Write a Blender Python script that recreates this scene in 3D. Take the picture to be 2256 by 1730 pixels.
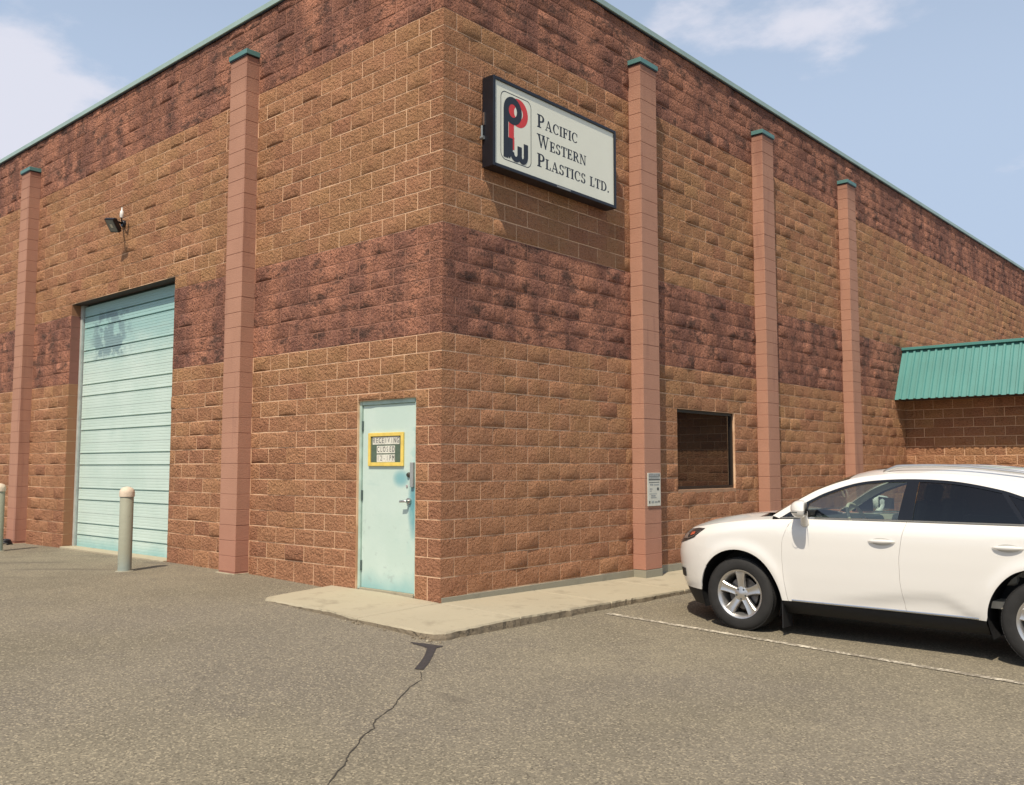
import bpy, bmesh, math, random
import numpy as np
from mathutils import Vector, Matrix

for o in list(bpy.data.objects):
    bpy.data.objects.remove(o)
scene = bpy.context.scene
COL = scene.collection
R = math.radians

# ------------------------------------------------------------------ camera
CAM = Vector((7.1546, -6.8737, 1.3808))
YAW, PITCH, FPX = R(41.751), R(4.617), 2025.76          # focal length in photo pixels (2256 x 1730)
cd = bpy.data.cameras.new('camera')
cd.sensor_fit = 'HORIZONTAL'
cd.angle = 2 * math.atan(1128 / FPX)
cd.clip_start, cd.clip_end = 0.05, 3000
co = bpy.data.objects.new('camera', cd)
co.location = CAM
co.rotation_euler = (math.pi / 2 + PITCH, 0, YAW)
COL.objects.link(co)
scene.camera = co
FW = Vector((-math.sin(YAW) * math.cos(PITCH), math.cos(YAW) * math.cos(PITCH), math.sin(PITCH)))
RT = Vector((math.cos(YAW), math.sin(YAW), 0))
UP = RT.cross(FW)

def pixel_ray(px, py):
    return FW + RT * ((px - 1128) / FPX) - UP * ((py - 865) / FPX)

# ------------------------------------------------------------------ sun and sky
SUN = Vector((1.0, -2.40, 3.90)).normalized()            # towards the sun
sl = bpy.data.lights.new('sun', 'SUN')
sl.energy, sl.angle, sl.color = 4.7, R(0.6), (1.0, 0.90, 0.75)
so = bpy.data.objects.new('sun', sl)
so.rotation_euler = SUN.to_track_quat('Z', 'Y').to_euler()
so.location = (0, -10, 20)
COL.objects.link(so)

w = bpy.data.worlds.new('World')
scene.world = w
w.use_nodes = True
wt = w.node_tree
wt.nodes.clear()
def wn(t, **k):
    n = wt.nodes.new(t)
    for a, b in k.items():
        setattr(n, a, b)
    return n
sky = wn('ShaderNodeTexSky', sky_type='NISHITA', sun_disc=False)
sky.sun_elevation = math.asin(SUN.z)
sky.sun_rotation = math.atan2(SUN.x, SUN.y)
sky.altitude, sky.air_density, sky.dust_density, sky.ozone_density = 300, 1.0, 2.5, 1.2
tc = wn('ShaderNodeTexCoord')
sep = wn('ShaderNodeSeparateXYZ')
wt.links.new(tc.outputs['Generated'], sep.inputs[0])
def wmath(op, a, b=None, c=None):
    n = wn('ShaderNodeMath', operation=op)
    for i, v in enumerate((a, b, c)):
        if v is None:
            continue
        if isinstance(v, (int, float)):
            n.inputs[i].default_value = v
        else:
            wt.links.new(v, n.inputs[i])
    return n.outputs[0]
zz = wmath('ADD', wmath('MAXIMUM', sep.outputs[2], 0.0), 0.12)
cu, cv = wmath('DIVIDE', sep.outputs[0], zz), wmath('DIVIDE', sep.outputs[1], zz)
cmb = wn('ShaderNodeCombineXYZ')
wt.links.new(cu, cmb.inputs[0]); wt.links.new(cv, cmb.inputs[1])
nz = wn('ShaderNodeTexNoise')
nz.inputs['Scale'].default_value = 2.4
nz.inputs['Detail'].default_value = 9
nz.inputs['Roughness'].default_value = 0.56
wt.links.new(cmb.outputs[0], nz.inputs['Vector'])
def cloud_at(d, width, amount):                          # one cumulus bank in a given direction
    dx = wn('ShaderNodeVectorMath', operation='DISTANCE')
    dx.inputs[1].default_value = d
    wt.links.new(tc.outputs['Generated'], dx.inputs[0])
    q = wmath('DIVIDE', dx.outputs['Value'], width)
    return wmath('MULTIPLY', wmath('POWER', 2.718, wmath('MULTIPLY', wmath('MULTIPLY', q, q), -1.0)), amount)
blob = cloud_at((-0.880, 0.308, 0.362), 0.085, 0.27)
for d, wd, am in (((-0.900, 0.285, 0.325), 0.075, 0.25), ((-0.475, 0.765, 0.432), 0.080, 0.11), ((-0.30, 0.845, 0.445), 0.10, 0.10)):
    blob = wmath('ADD', blob, cloud_at(d, wd, am))
mr = wn('ShaderNodeMapRange', interpolation_type='SMOOTHSTEP')
mr.inputs['From Min'].default_value, mr.inputs['From Max'].default_value = 0.59, 0.76
wt.links.new(wmath('ADD', nz.outputs['Fac'], blob), mr.inputs['Value'])
mx = wn('ShaderNodeMix', data_type='RGBA')
veil = wn('ShaderNodeMix', data_type='RGBA')             # thin summer smoke over the whole sky
vm = wn('ShaderNodeMapRange', interpolation_type='SMOOTHSTEP')
vm.inputs['From Min'].default_value, vm.inputs['From Max'].default_value = 0.30, 0.85
vm.inputs['To Min'].default_value, vm.inputs['To Max'].default_value = 0.86, 0.12
wt.links.new(sep.outputs[2], vm.inputs['Value'])
wt.links.new(vm.outputs[0], veil.inputs['Factor'])
wt.links.new(sky.outputs[0], veil.inputs[6])
veil.inputs[7].default_value = (5.3, 6.5, 8.4, 1)
wt.links.new(veil.outputs[2], mx.inputs[6])
mx.inputs[7].default_value = (7.9, 7.9, 8.8, 1)
wt.links.new(wmath('MULTIPLY', mr.outputs[0], 0.85), mx.inputs['Factor'])
bg = wn('ShaderNodeBackground')
bg.inputs['Strength'].default_value = 0.10
wt.links.new(mx.outputs[2], bg.inputs['Color'])
wo = wn('ShaderNodeOutputWorld')
wt.links.new(bg.outputs[0], wo.inputs['Surface'])

vs = scene.view_settings
vs.view_transform, vs.look, vs.exposure, vs.gamma = 'Standard', 'None', 0.0, 1.0
vs.use_curve_mapping = False
scene.render.engine = 'CYCLES'

# ------------------------------------------------------------------ helpers
def tag(o, label=None, cat=None, group=None, kind=None):
    for k, v in (('label', label), ('category', cat), ('group', group), ('kind', kind)):
        if v:
            o[k] = v
    return o

def empty(name, loc=(0, 0, 0), rz=0):
    o = bpy.data.objects.new(name, None)
    o.empty_display_size = 0.2
    o.location = loc
    o.rotation_euler = (0, 0, rz)
    COL.objects.link(o)
    return o

def link(name, me, parent=None, mat=None):
    o = bpy.data.objects.new(name, me)
    COL.objects.link(o)
    if parent is not None:
        o.parent = parent
    if mat is not None:
        if len(me.materials):
            me.materials[0] = mat
        else:
            me.materials.append(mat)
    return o

def mesh(name, verts, faces, smooth=False):
    me = bpy.data.meshes.new(name)
    me.from_pydata([tuple(v) for v in verts], [], faces)
    if smooth:
        me.shade_smooth()
    me.update()
    return me

class MB:
    """collects shapes for one mesh"""
    def __init__(s):
        s.v, s.f = [], []
    def add(s, v, f):
        n = len(s.v)
        s.v += [tuple(p) for p in v]
        s.f += [tuple(i + n for i in q) for q in f]
        return s
    def box(s, x0, x1, y0, y1, z0, z1):
        v = [(x, y, z) for z in (z0, z1) for y in (y0, y1) for x in (x0, x1)]
        return s.add(v, [(0, 2, 3, 1), (4, 5, 7, 6), (0, 1, 5, 4), (2, 6, 7, 3), (0, 4, 6, 2), (1, 3, 7, 5)])
    def obox(s, c, ax, ay, az):
        c, ax, ay, az = Vector(c), Vector(ax), Vector(ay), Vector(az)
        v = [c + ax * i + ay * j + az * k for k in (-1, 1) for j in (-1, 1) for i in (-1, 1)]
        return s.add(v, [(0, 2, 3, 1), (4, 5, 7, 6), (0, 1, 5, 4), (2, 6, 7, 3), (0, 4, 6, 2), (1, 3, 7, 5)])
    def prism(s, poly, d0, d1, fn):
        """poly: 2D outline; fn(a, b, d) -> point"""
        n = len(poly)
        v = [fn(a, b, d0) for a, b in poly] + [fn(a, b, d1) for a, b in poly]
        f = [tuple(range(n)), tuple(range(2 * n - 1, n - 1, -1))] + [(i, i + n, (i + 1) % n + n, (i + 1) % n) for i in range(n)]
        return s.add(v, f)
    def lathe(s, prof, fn, n=40, close=False):
        """prof: (r, h); fn(r cos, r sin, h) -> point"""
        v = []
        for r, h in prof:
            for i in range(n):
                a = 2 * math.pi * i / n
                v.append(fn(r * math.cos(a), r * math.sin(a), h))
        m = len(prof)
        f = []
        for k in range(m if close else m - 1):
            k2 = (k + 1) % m
            for i in range(n):
                f.append((k * n + i, k * n + (i + 1) % n, k2 * n + (i + 1) % n, k2 * n + i))
        return s.add(v, f)
    def tube(s, pts, r, n=10, caps=True):
        pts = [Vector(p) for p in pts]
        rs = r if isinstance(r, (list, tuple)) else [r] * len(pts)
        v, f = [], []
        t0 = (pts[1] - pts[0]).normalized()
        a = t0.orthogonal().normalized()
        for i, p in enumerate(pts):
            t = (pts[min(i + 1, len(pts) - 1)] - pts[max(i - 1, 0)]).normalized()
            a = (a - t * a.dot(t)).normalized()
            b = t.cross(a)
            for k in range(n):
                q = 2 * math.pi * k / n
                v.append(p + (a * math.cos(q) + b * math.sin(q)) * rs[i])
        for i in range(len(pts) - 1):
            for k in range(n):
                f.append((i * n + k, i * n + (k + 1) % n, (i + 1) * n + (k + 1) % n, (i + 1) * n + k))
        if caps:
            f.append(tuple(range(n - 1, -1, -1)))
            f.append(tuple((len(pts) - 1) * n + k for k in range(n)))
        return s.add(v, f)
    def grid(s, rows, flip=False):
        n, m = len(rows), len(rows[0])
        v = [p for r in rows for p in r]
        f = []
        for i in range(n - 1):
            for j in range(m - 1):
                q = (i * m + j, i * m + j + 1, (i + 1) * m + j + 1, (i + 1) * m + j)
                f.append(q[::-1] if flip else q)
        return s.add(v, f)
    def build(s, name, mat=None, parent=None, smooth=False, bevel=0, solid=0, angle=None, offset=-1, out=None):
        me = mesh(name, s.v, s.f, smooth)
        bm = bmesh.new(); bm.from_mesh(me)
        bmesh.ops.recalc_face_normals(bm, faces=bm.faces) if not solid else None
        if solid:
            for e in bm.edges:
                if len(e.link_faces) == 1:
                    e.smooth = False
        if angle is not None:
            for e in bm.edges:
                if len(e.link_faces) == 2 and e.calc_face_angle(0) > R(angle):
                    e.smooth = False
        bm.to_mesh(me); bm.free()
        o = link(name, me, parent, mat)
        if solid and out is not None:
            av = sum(((p.center - Vector(out)).normalized().dot(p.normal) * p.area) for p in me.polygons)
            if av < 0:
                me.flip_normals()
        if solid:
            md = o.modifiers.new('thick', 'SOLIDIFY'); md.thickness = solid; md.offset = offset
        if bevel:
            md = o.modifiers.new('bevel', 'BEVEL'); md.width = bevel; md.segments = 2; md.limit_method = 'ANGLE'; md.angle_limit = R(40)
        return o

# ------------------------------------------------------------------ materials
MATS = {}
class NT:
    def __init__(s, name):
        s.m = bpy.data.materials.new(name); s.m.use_nodes = True
        s.t = s.m.node_tree; s.t.nodes.clear()
        s.out = s.t.nodes.new('ShaderNodeOutputMaterial')
        s.b = s.t.nodes.new('ShaderNodeBsdfPrincipled')
        s.t.links.new(s.b.outputs[0], s.out.inputs[0])
        s.g = s.t.nodes.new('ShaderNodeNewGeometry')
        s.pos = s.g.outputs['Position']
    def n(s, t, **k):
        x = s.t.nodes.new(t)
        for a, b in k.items():
            setattr(x, a, b)
        return x
    def put(s, sock, v):
        if isinstance(v, bpy.types.NodeSocket):
            s.t.links.new(v, sock)
        elif isinstance(v, (tuple, list)) and len(v) == 3 and sock.type == 'RGBA':
            sock.default_value = (*v, 1)
        else:
            sock.default_value = v
    def noise(s, scale, detail=4, rough=0.55, vec=None, dist=0.0, stretch=None):
        x = s.n('ShaderNodeTexNoise')
        v = vec or s.pos
        if stretch:
            mp = s.n('ShaderNodeMapping'); mp.inputs['Scale'].default_value = stretch
            s.put(mp.inputs['Vector'], v); v = mp.outputs[0]
        s.put(x.inputs['Vector'], v)
        x.inputs['Scale'].default_value = scale; x.inputs['Detail'].default_value = detail
        x.inputs['Roughness'].default_value = rough; x.inputs['Distortion'].default_value = dist
        return x.outputs['Fac']
    def vor(s, scale, feature='F1', out='Distance'):
        x = s.n('ShaderNodeTexVoronoi', feature=feature)
        s.put(x.inputs['Vector'], s.pos); x.inputs['Scale'].default_value = scale
        return x.outputs[out]
    def math(s, op, a, b=None, c=None, clamp=False):
        x = s.n('ShaderNodeMath', operation=op); x.use_clamp = clamp
        for i, v in enumerate((a, b, c)):
            if v is not None:
                s.put(x.inputs[i], v)
        return x.outputs[0]
    def step(s, v, a, b, lo=0.0, hi=1.0):
        x = s.n('ShaderNodeMapRange', interpolation_type='SMOOTHSTEP')
        s.put(x.inputs['Value'], v)
        x.inputs['From Min'].default_value, x.inputs['From Max'].default_value = a, b
        x.inputs['To Min'].default_value, x.inputs['To Max'].default_value = lo, hi
        return x.outputs[0]
    def mix(s, f, a, b, blend='MIX'):
        x = s.n('ShaderNodeMix', data_type='RGBA', blend_type=blend)
        s.put(x.inputs['Factor'], f); s.put(x.inputs[6], a); s.put(x.inputs[7], b)
        return x.outputs[2]
    def hsv(s, col, h=0.5, sat=1.0, val=1.0):
        x = s.n('ShaderNodeHueSaturation')
        s.put(x.inputs['Hue'], h); s.put(x.inputs['Saturation'], sat); s.put(x.inputs['Value'], val); s.put(x.inputs['Color'], col)
        return x.outputs[0]
    def xyz(s):
        x = s.n('ShaderNodeSeparateXYZ'); s.put(x.inputs[0], s.pos); return x.outputs
    def bump(s, h, dist, strength=1.0, normal=None):
        x = s.n('ShaderNodeBump'); x.inputs['Strength'].default_value = strength
        x.inputs['Distance'].default_value = dist
        s.put(x.inputs['Height'], h)
        if normal is not None:
            s.put(x.inputs['Normal'], normal)
        s.put(s.b.inputs['Normal'], x.outputs[0])
        return x.outputs[0]
    def fin(s, col=None, rough=None, metal=None, **k):
        if col is not None: s.put(s.b.inputs['Base Color'], col)
        if rough is not None: s.put(s.b.inputs['Roughness'], rough)
        if metal is not None: s.put(s.b.inputs['Metallic'], metal)
        for a, v in k.items(): s.put(s.b.inputs[a.replace('_', ' ')], v)
        return s.m

def simple(name, col, rough=0.6, metal=0.0, var=0.12, scale=8.0, bump=0.0, bscale=60, **k):
    t = NT(name)
    f = t.noise(scale, 5)
    c = t.hsv(col, val=t.step(f, 0.3, 0.7, 1 - var, 1 + var))
    if bump:
        t.bump(t.noise(bscale, 3), bump)
    return t.fin(c, rough, metal, **k)

C = 0.2032                                               # one block course
BANDS = ((14 * C, 20 * C), (32 * C, 99))
def band_mask(t):
    z = t.xyz()[2]
    a = t.math('MULTIPLY', t.math('GREATER_THAN', z, 14 * C), t.math('LESS_THAN', z, 20 * C))
    return t.math('MAXIMUM', a, t.math('GREATER_THAN', z, 32 * C))

def block_material(name, dark):
    t = NT(name)
    rnd = t.g.outputs['Random Per Island']
    fine = t.noise(36, 6, 0.68)
    mid = t.noise(7, 4, 0.6)
    big = t.noise(0.9, 3, 0.6)
    if not dark:
        c = t.mix(t.step(big, 0.35, 0.65), (0.520, 0.250, 0.140), (0.480, 0.250, 0.126))
        zz = t.xyz()[2]
        c = t.mix(t.step(t.math('ADD', zz, t.math('MULTIPLY', mid, 0.8)), 0.2, 3.0), (0.515, 0.246, 0.137), c)
        c = t.mix(t.step(mid, 0.48, 0.72, 0, 0.35), c, (0.42, 0.178, 0.096))
        c = t.mix(t.step(fine, 0.53, 0.68, 0, 0.62), c, (0.20, 0.098, 0.050))
        c = t.mix(t.step(fine, 0.44, 0.30, 0, 0.40), c, (0.60, 0.37, 0.205))
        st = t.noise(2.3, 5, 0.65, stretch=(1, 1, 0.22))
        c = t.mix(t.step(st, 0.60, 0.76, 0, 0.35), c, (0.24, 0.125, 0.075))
        c = t.mix(t.step(t.noise(6.5, 5, 0.7, stretch=(0.7, 0.7, 1.5)), 0.58, 0.72, 0, 0.5), c, (0.20, 0.105, 0.062))  # dark mottle: soot patches, and shade of block overhangs painted in
        c = t.hsv(c, h=t.math('MULTIPLY_ADD', rnd, 0.009, 0.4965), sat=0.985, val=t.math('MULTIPLY_ADD', rnd, 0.24, 0.85))
    else:
        # red-brown stain, worn through to orange in runs, blackened in patches
        run = t.noise(1.7, 4, 0.6, stretch=(1.0, 1.0, 0.35))
        soot = t.noise(4.2, 5, 0.66, stretch=(0.8, 0.8, 1.4))
        c = t.mix(t.step(run, 0.38, 0.64), (0.315, 0.140, 0.098), (0.60, 0.255, 0.150))
        c = t.mix(t.step(fine, 0.50, 0.64, 0, 0.72), c, (0.115, 0.060, 0.046))
        c = t.mix(t.step(t.math('ADD', soot, t.math('MULTIPLY', rnd, 0.14)), 0.57, 0.74, 0, 0.74), c, (0.070, 0.050, 0.043))
        c = t.mix(t.step(fine, 0.43, 0.29, 0, 0.40), c, (0.56, 0.30, 0.195))
        c = t.hsv(c, sat=0.95, val=t.math('MULTIPLY_ADD', rnd, 0.30, 0.80))
    h = t.math('ADD', t.math('MULTIPLY', t.noise(31, 5, 0.66), 1.0), t.math('MULTIPLY', t.noise(5, 3, 0.6), 1.1))
    t.bump(h, 0.080, 1.0)
    return t.fin(c, 0.95, Specular_IOR_Level=0.12)
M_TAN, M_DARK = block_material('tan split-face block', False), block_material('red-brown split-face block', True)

def mortar_material():
    t = NT('mortar')
    n = t.noise(14, 4)
    tan = t.mix(n, (0.66, 0.42, 0.26), (0.82, 0.57, 0.375))
    tan = t.mix(t.step(t.noise(1.9, 4, 0.6), 0.48, 0.64, 0, 0.85), tan, (0.44, 0.23, 0.13))
    red = t.mix(t.noise(3, 4), (0.24, 0.12, 0.09), (0.50, 0.26, 0.175))
    return t.fin(t.mix(band_mask(t), tan, red), 0.95, Specular_IOR_Level=0.1)
M_MORTAR = mortar_material()

def pilaster_material():
    t = NT('salmon painted block')
    rnd = t.g.outputs['Random Per Island']
    z = t.xyz()[2]
    c = t.mix(t.noise(2.2, 5), (0.355, 0.188, 0.126), (0.445, 0.238, 0.164))
    c = t.mix(t.step(t.math('ADD', z, t.math('MULTIPLY', t.noise(3, 4), 0.9)), 1.6, 0.2, 0, 0.45), c, (0.40, 0.165, 0.115))
    st = t.noise(4.0, 5, 0.6, stretch=(1, 1, 0.12))
    c = t.mix(t.step(st, 0.53, 0.72, 0, 0.6), c, (0.27, 0.135, 0.10))
    c = t.mix(t.step(t.noise(24, 5, 0.7), 0.56, 0.72, 0, 0.3), c, (0.30, 0.15, 0.11))
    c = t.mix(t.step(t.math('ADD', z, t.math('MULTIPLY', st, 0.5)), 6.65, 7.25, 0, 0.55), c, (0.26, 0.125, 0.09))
    c = t.hsv(c, val=t.math('MULTIPLY_ADD', rnd, 0.22, 0.88))
    t.bump(t.noise(70, 4, 0.7), 0.006)
    return t.fin(c, 0.9, Specular_IOR_Level=0.2)
M_PIL = pilaster_material()
M_PJOINT = simple('pilaster joint', (0.27, 0.115, 0.08), 0.95)

def asphalt_material():
    t = NT('asphalt')
    sp = t.noise(55, 5, 0.75)
    gr = t.vor(84, out='Color')
    sg = t.n('ShaderNodeSeparateColor'); t.put(sg.inputs[0], gr)
    big = t.noise(0.55, 5, 0.6)
    bl = t.noise(2.4, 4, 0.6)
    c = t.mix(t.step(big, 0.35, 0.65), (0.172, 0.150, 0.108), (0.225, 0.196, 0.140))
    c = t.mix(t.step(bl, 0.55, 0.75, 0, 0.45), c, (0.140, 0.121, 0.100))
    c = t.mix(t.step(t.noise(0.21, 3, 0.5), 0.45, 0.62, 0, 0.5), c, (0.185, 0.162, 0.135))
    c = t.mix(t.step(sp, 0.50, 0.68, 0, 0.65), c, (0.085, 0.072, 0.050))
    c = t.mix(t.step(sp, 0.46, 0.32, 0, 0.45), c, (0.36, 0.31, 0.215))
    c = t.mix(t.step(sg.outputs[0], 0.68, 0.98, 0, 0.62), c, (0.44, 0.375, 0.26))
    c = t.mix(t.step(sg.outputs[1], 0.78, 0.98, 0, 0.55), c, (0.070, 0.060, 0.046))
    # oil spots in the parking bays, faint tyre arcs by the loading door
    sx = t.xyz()
    spot = t.noise(1.7, 3, 0.5, stretch=(1.0, 2.2, 1))
    c = t.mix(t.step(spot, 0.68, 0.80, 0, 0.35), c, (0.085, 0.072, 0.060))
    wv = t.n('ShaderNodeTexWave', wave_type='RINGS', rings_direction='Z')
    mp = t.n('ShaderNodeMapping'); mp.inputs['Location'].default_value = (2.0, 6.5, 0)
    t.put(mp.inputs['Vector'], t.pos); t.put(wv.inputs['Vector'], mp.outputs[0])
    wv.inputs['Scale'].default_value = 0.32; wv.inputs['Distortion'].default_value = 1.5; wv.inputs['Detail'].default_value = 2
    am = t.math('MULTIPLY', t.step(wv.outputs['Fac'], 0.82, 0.97), t.step(sx[0], -4.2, -6.0))
    c = t.mix(t.math('MULTIPLY', am, t.step(t.noise(0.8, 3), 0.42, 0.58, 0, 0.5)), c, (0.10, 0.085, 0.07))
    t.bump(t.math('ADD', t.math('MULTIPLY', sg.outputs[0], 0.5), sp), 0.004, 0.8)
    return t.fin(c, 0.93, Specular_IOR_Level=0.25)
M_ASPHALT = asphalt_material()

def concrete_material(name, a, b, stain):
    t = NT(name)
    c = t.mix(t.noise(1.6, 5), a, b)
    c = t.mix(t.step(t.noise(3.2, 6, 0.68), 0.50, 0.72, 0, 0.55), c, stain)
    c = t.mix(t.step(t.noise(60, 4, 0.7), 0.58, 0.75, 0, 0.35), c, stain)
    t.bump(t.noise(80, 4, 0.7), 0.004, 0.7)
    return t.fin(c, 0.92, Specular_IOR_Level=0.2)
M_CONC = concrete_material('pale sidewalk concrete', (0.36, 0.315, 0.225), (0.46, 0.405, 0.288), (0.22, 0.185, 0.132))
M_FOUND = concrete_material('grey footing concrete', (0.26, 0.245, 0.185), (0.34, 0.32, 0.25), (0.17, 0.165, 0.13))
def kerb_material():
    t = NT('worn kerb edge')
    c = t.mix(t.noise(9, 5, 0.65), (0.16, 0.125, 0.085), (0.30, 0.245, 0.165))
    c = t.mix(t.step(t.noise(22, 4, 0.7), 0.55, 0.7, 0, 0.7), c, (0.06, 0.048, 0.035))
    t.bump(t.noise(40, 5, 0.7), 0.012, 1.0)
    return t.fin(c, 0.95)
M_KERB = kerb_material()
M_TEAL = simple('teal metal trim', (0.095, 0.215, 0.200), 0.5, 0.0, 0.08, 3)
M_COPING = simple('pale teal coping', (0.30, 0.41, 0.37), 0.42, 0.0, 0.08, 2)
M_AWN = simple('green metal cladding', (0.085, 0.255, 0.230), 0.45, 0.0, 0.06, 1.5)
M_BLACK = simple('black painted metal', (0.007, 0.008, 0.013), 0.42, 0.0, 0.2, 6)
M_TAR = simple('tar patch', (0.040, 0.034, 0.034), 0.75, 0, 0.2, 30, 0.003, 90)
M_CRACK = simple('crack shadow fill', (0.050, 0.042, 0.032), 0.95)
M_ROOF = simple('roof membrane', (0.30, 0.30, 0.29), 0.9)
M_WHITEPIPE = simple('white plastic', (0.75, 0.72, 0.66), 0.5)
M_STEEL = simple('brushed steel', (0.55, 0.53, 0.50), 0.35, 1.0, 0.15, 30)

def line_paint():
    t = NT('worn white line paint')
    n = t.math('ADD', t.math('MULTIPLY', t.noise(26, 5, 0.7), 0.8), t.math('MULTIPLY', t.noise(3.2, 3), 0.35))
    c = t.mix(t.step(n, 0.50, 0.62), (0.62, 0.56, 0.44), (0.21, 0.18, 0.135))
    return t.fin(c, 0.9)
M_LINE = line_paint()

# ------------------------------------------------------------------ ground
GX = [-400, -60, -12, -9.5, -5.5, -3.6, -2.5, -1.75, 0.0, 1.13, 2.0, 2.65, 4.0, 9, 60, 400]
GZ = [-0.5, -0.2, -0.05, -0.032, -0.022, -0.03, -0.055, -0.072, -0.122, -0.170, -0.22, -0.25, -0.252, -0.27, -0.5, -1.0]
def G(x):
    s = 0.0                                              # softened piecewise profile: the lot falls away from the loading door
    for k, wgt in ((-0.35, 0.2), (-0.15, 0.2), (0, 0.2), (0.15, 0.2), (0.35, 0.2)):
        s += wgt * float(np.interp(x + k, GX, GZ))
    return s
def on_ground(px, py, lift=0.0):
    d = pixel_ray(px, py)
    z = -0.15
    for _ in range(30):
        p = CAM + d * ((z - CAM.z) / d.z)
        z = G(p.x) + lift
    return p
xs = sorted(set([-400, -200, -100, -60, -30, -20] + [round(-16 + 0.25 * i, 3) for i in range(145)] + [30, 60, 100, 200, 400]))
ys = [-400, -200, -100, -50, -25, -12, -6, 0, 6, 12, 18, 30, 60, 120, 250, 400]
mb = MB().grid([[(x, y, G(x)) for x in xs] for y in ys])
g = mb.build('asphalt_lot', M_ASPHALT, smooth=True)
tag(g, 'worn grey-brown asphalt parking lot around the building', 'asphalt', kind='structure')

def strip(name, pix, widths, mat, lift, label):
    pts = [on_ground(*p) for p in pix]
    L_, R_ = [], []
    for i, p in enumerate(pts):
        t = (pts[min(i + 1, len(pts) - 1)] - pts[max(i - 1, 0)]); t.z = 0; t.normalize()
        n = Vector((-t.y, t.x, 0)); wd = widths[min(i, len(widths) - 1)] / 2
        a, b = p + n * wd, p - n * wd
        L_.append((a.x, a.y, G(a.x) + lift)); R_.append((b.x, b.y, G(b.x) + lift))
    o = MB().grid([L_, R_]).build(name, mat)
    me = o.data
    if me.polygons[0].normal.z < 0:
        me.flip_normals()
    return tag(o, label, name.replace('_', ' '), kind='structure')
# parking stripe beside the car
n = 24
strip('parking_line', [(1338 + (2420 - 1338) * i / n, 1352.5 + (1535 - 1352.5) * i / n) for i in range(n + 1)], [0.085], M_LINE, 0.006,
      'worn white parking stripe on the asphalt beside the car')
rc = random.Random(5)
cr = [(620, 360), (628, 405), (560, 450), (500, 510), (462, 560), (455, 577), (390, 620), (345, 652), (338, 672), (342, 698), (270, 745), (240, 800), (180, 870), (162, 922), (110, 970), (70, 1030), (30, 1085), (-30, 1180)]
cr2 = []
for i in range(len(cr) - 1):
    for k in range(4):
        a = k / 4
        cr2.append((700 + (cr[i][0] * (1 - a) + cr[i + 1][0] * a + rc.uniform(-4, 4)) / 2.739, 1350 + (cr[i][1] * (1 - a) + cr[i + 1][1] * a + rc.uniform(-3, 3)) / 2.739))
strip('asphalt_crack', cr2, [rc.uniform(0.003, 0.011) for _ in cr2], M_CRACK, 0.004, 'jagged crack running across the asphalt from the tar patch')
tp = [(560, 180), (640, 188), (760, 205), (735, 212), (716, 216), (695, 262), (668, 310), (636, 347), (583, 343), (615, 305), (645, 262), (660, 215), (625, 203), (575, 190)]
pts = [on_ground(700 + a / 2.739, 1350 + b / 2.739) for a, b in tp]
me = mesh('tar_patch', [(p.x, p.y, G(p.x) + 0.005) for p in pts], [tuple(range(len(pts)))])
if me.polygons[0].normal.z < 0:
    me.flip_normals()
tag(link('tar_patch', me, None, M_TAR), 'dark tar patch on the asphalt at the kerb corner', 'tar patch', kind='structure')

# ------------------------------------------------------------------ sidewalk
SW = 1.13
def walk_z(x, y):
    if x <= 0 and y <= 0:
        a = -0.028 - 0.03 * min(1, max(0, (x + 0.45) / 0.45))
        return a + 0.028 * (y / 1.13)
    if y <= 0:
        return -0.058 - 0.022 * (x / SW) + 0.022 * (y / 1.13)
    return -0.058 - 0.0115 * min(y, 4.2) - 0.026 * (x / SW)
walk = tag(empty('sidewalk'), 'pale concrete sidewalk wrapping the building corner', 'sidewalk', kind='structure')
rs = random.Random(3)
def slab(poly, outer):
    """poly: outline (counter-clockwise); outer: edge indices that are worn kerb faces"""
    top, out = [], []
    n = len(poly)
    for i in range(n):
        a, b = Vector(poly[i]), Vector(poly[(i + 1) % n])
        m = max(1, int((b - a).length / 0.06)) if i in outer else 2
        for k in range(m):
            p = a.lerp(b, k / m)
            if i in outer and k:
                t = (b - a).normalized(); nn = Vector((t.y, -t.x))
                p = p + nn * rs.uniform(-0.012, 0.006)
            top.append((p.x, p.y, walk_z(p.x, p.y) - (rs.uniform(0.0, 0.006) if i in outer else 0)))
            out.append(i in outer)
    N = len(top)
    cx = sum(p[0] for p in top) / N; cy = sum(p[1] for p in top) / N
    ins = []
    for p in top:                                        # eased arris
        d = Vector((cx - p[0], cy - p[1])); d.normalize()
        q = (p[0] + d.x * 0.012, p[1] + d.y * 0.012)
        ins.append((q[0], q[1], walk_z(*q)))
    verts = ins + [(p[0], p[1], p[2] - (0.014 if o_ else 0.013)) for p, o_ in zip(top, out)]
    low = []
    for p, o_ in zip(top, out):
        j = rs.uniform(-0.010, 0.012) if o_ else 0
        d = Vector((p[0] - cx, p[1] - cy)).normalized()
        low.append((p[0] + d.x * j, p[1] + d.y * j, p[2] - 0.05))
    verts += low + [(p[0], p[1], p[2] - 0.35) for p in low]
    faces = [tuple(range(N))]
    mats = [0]
    for r in range(3):
        for i in range(N):
            j = (i + 1) % N
            faces.append((r * N + i, (r + 1) * N + i, (r + 1) * N + j, r * N + j)); mats.append(0 if r == 0 else 1)
    me = mesh('concrete_slab', verts, faces)
    me.materials.append(M_CONC); me.materials.append(M_KERB)
    for p, k in zip(me.polygons, mats):
        p.material_index = k
    bm = bmesh.new(); bm.from_mesh(me); bmesh.ops.recalc_face_normals(bm, faces=bm.faces); bm.to_mesh(me); bm.free()
    return link('concrete_slab', me, walk)
e = 0.009
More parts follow.
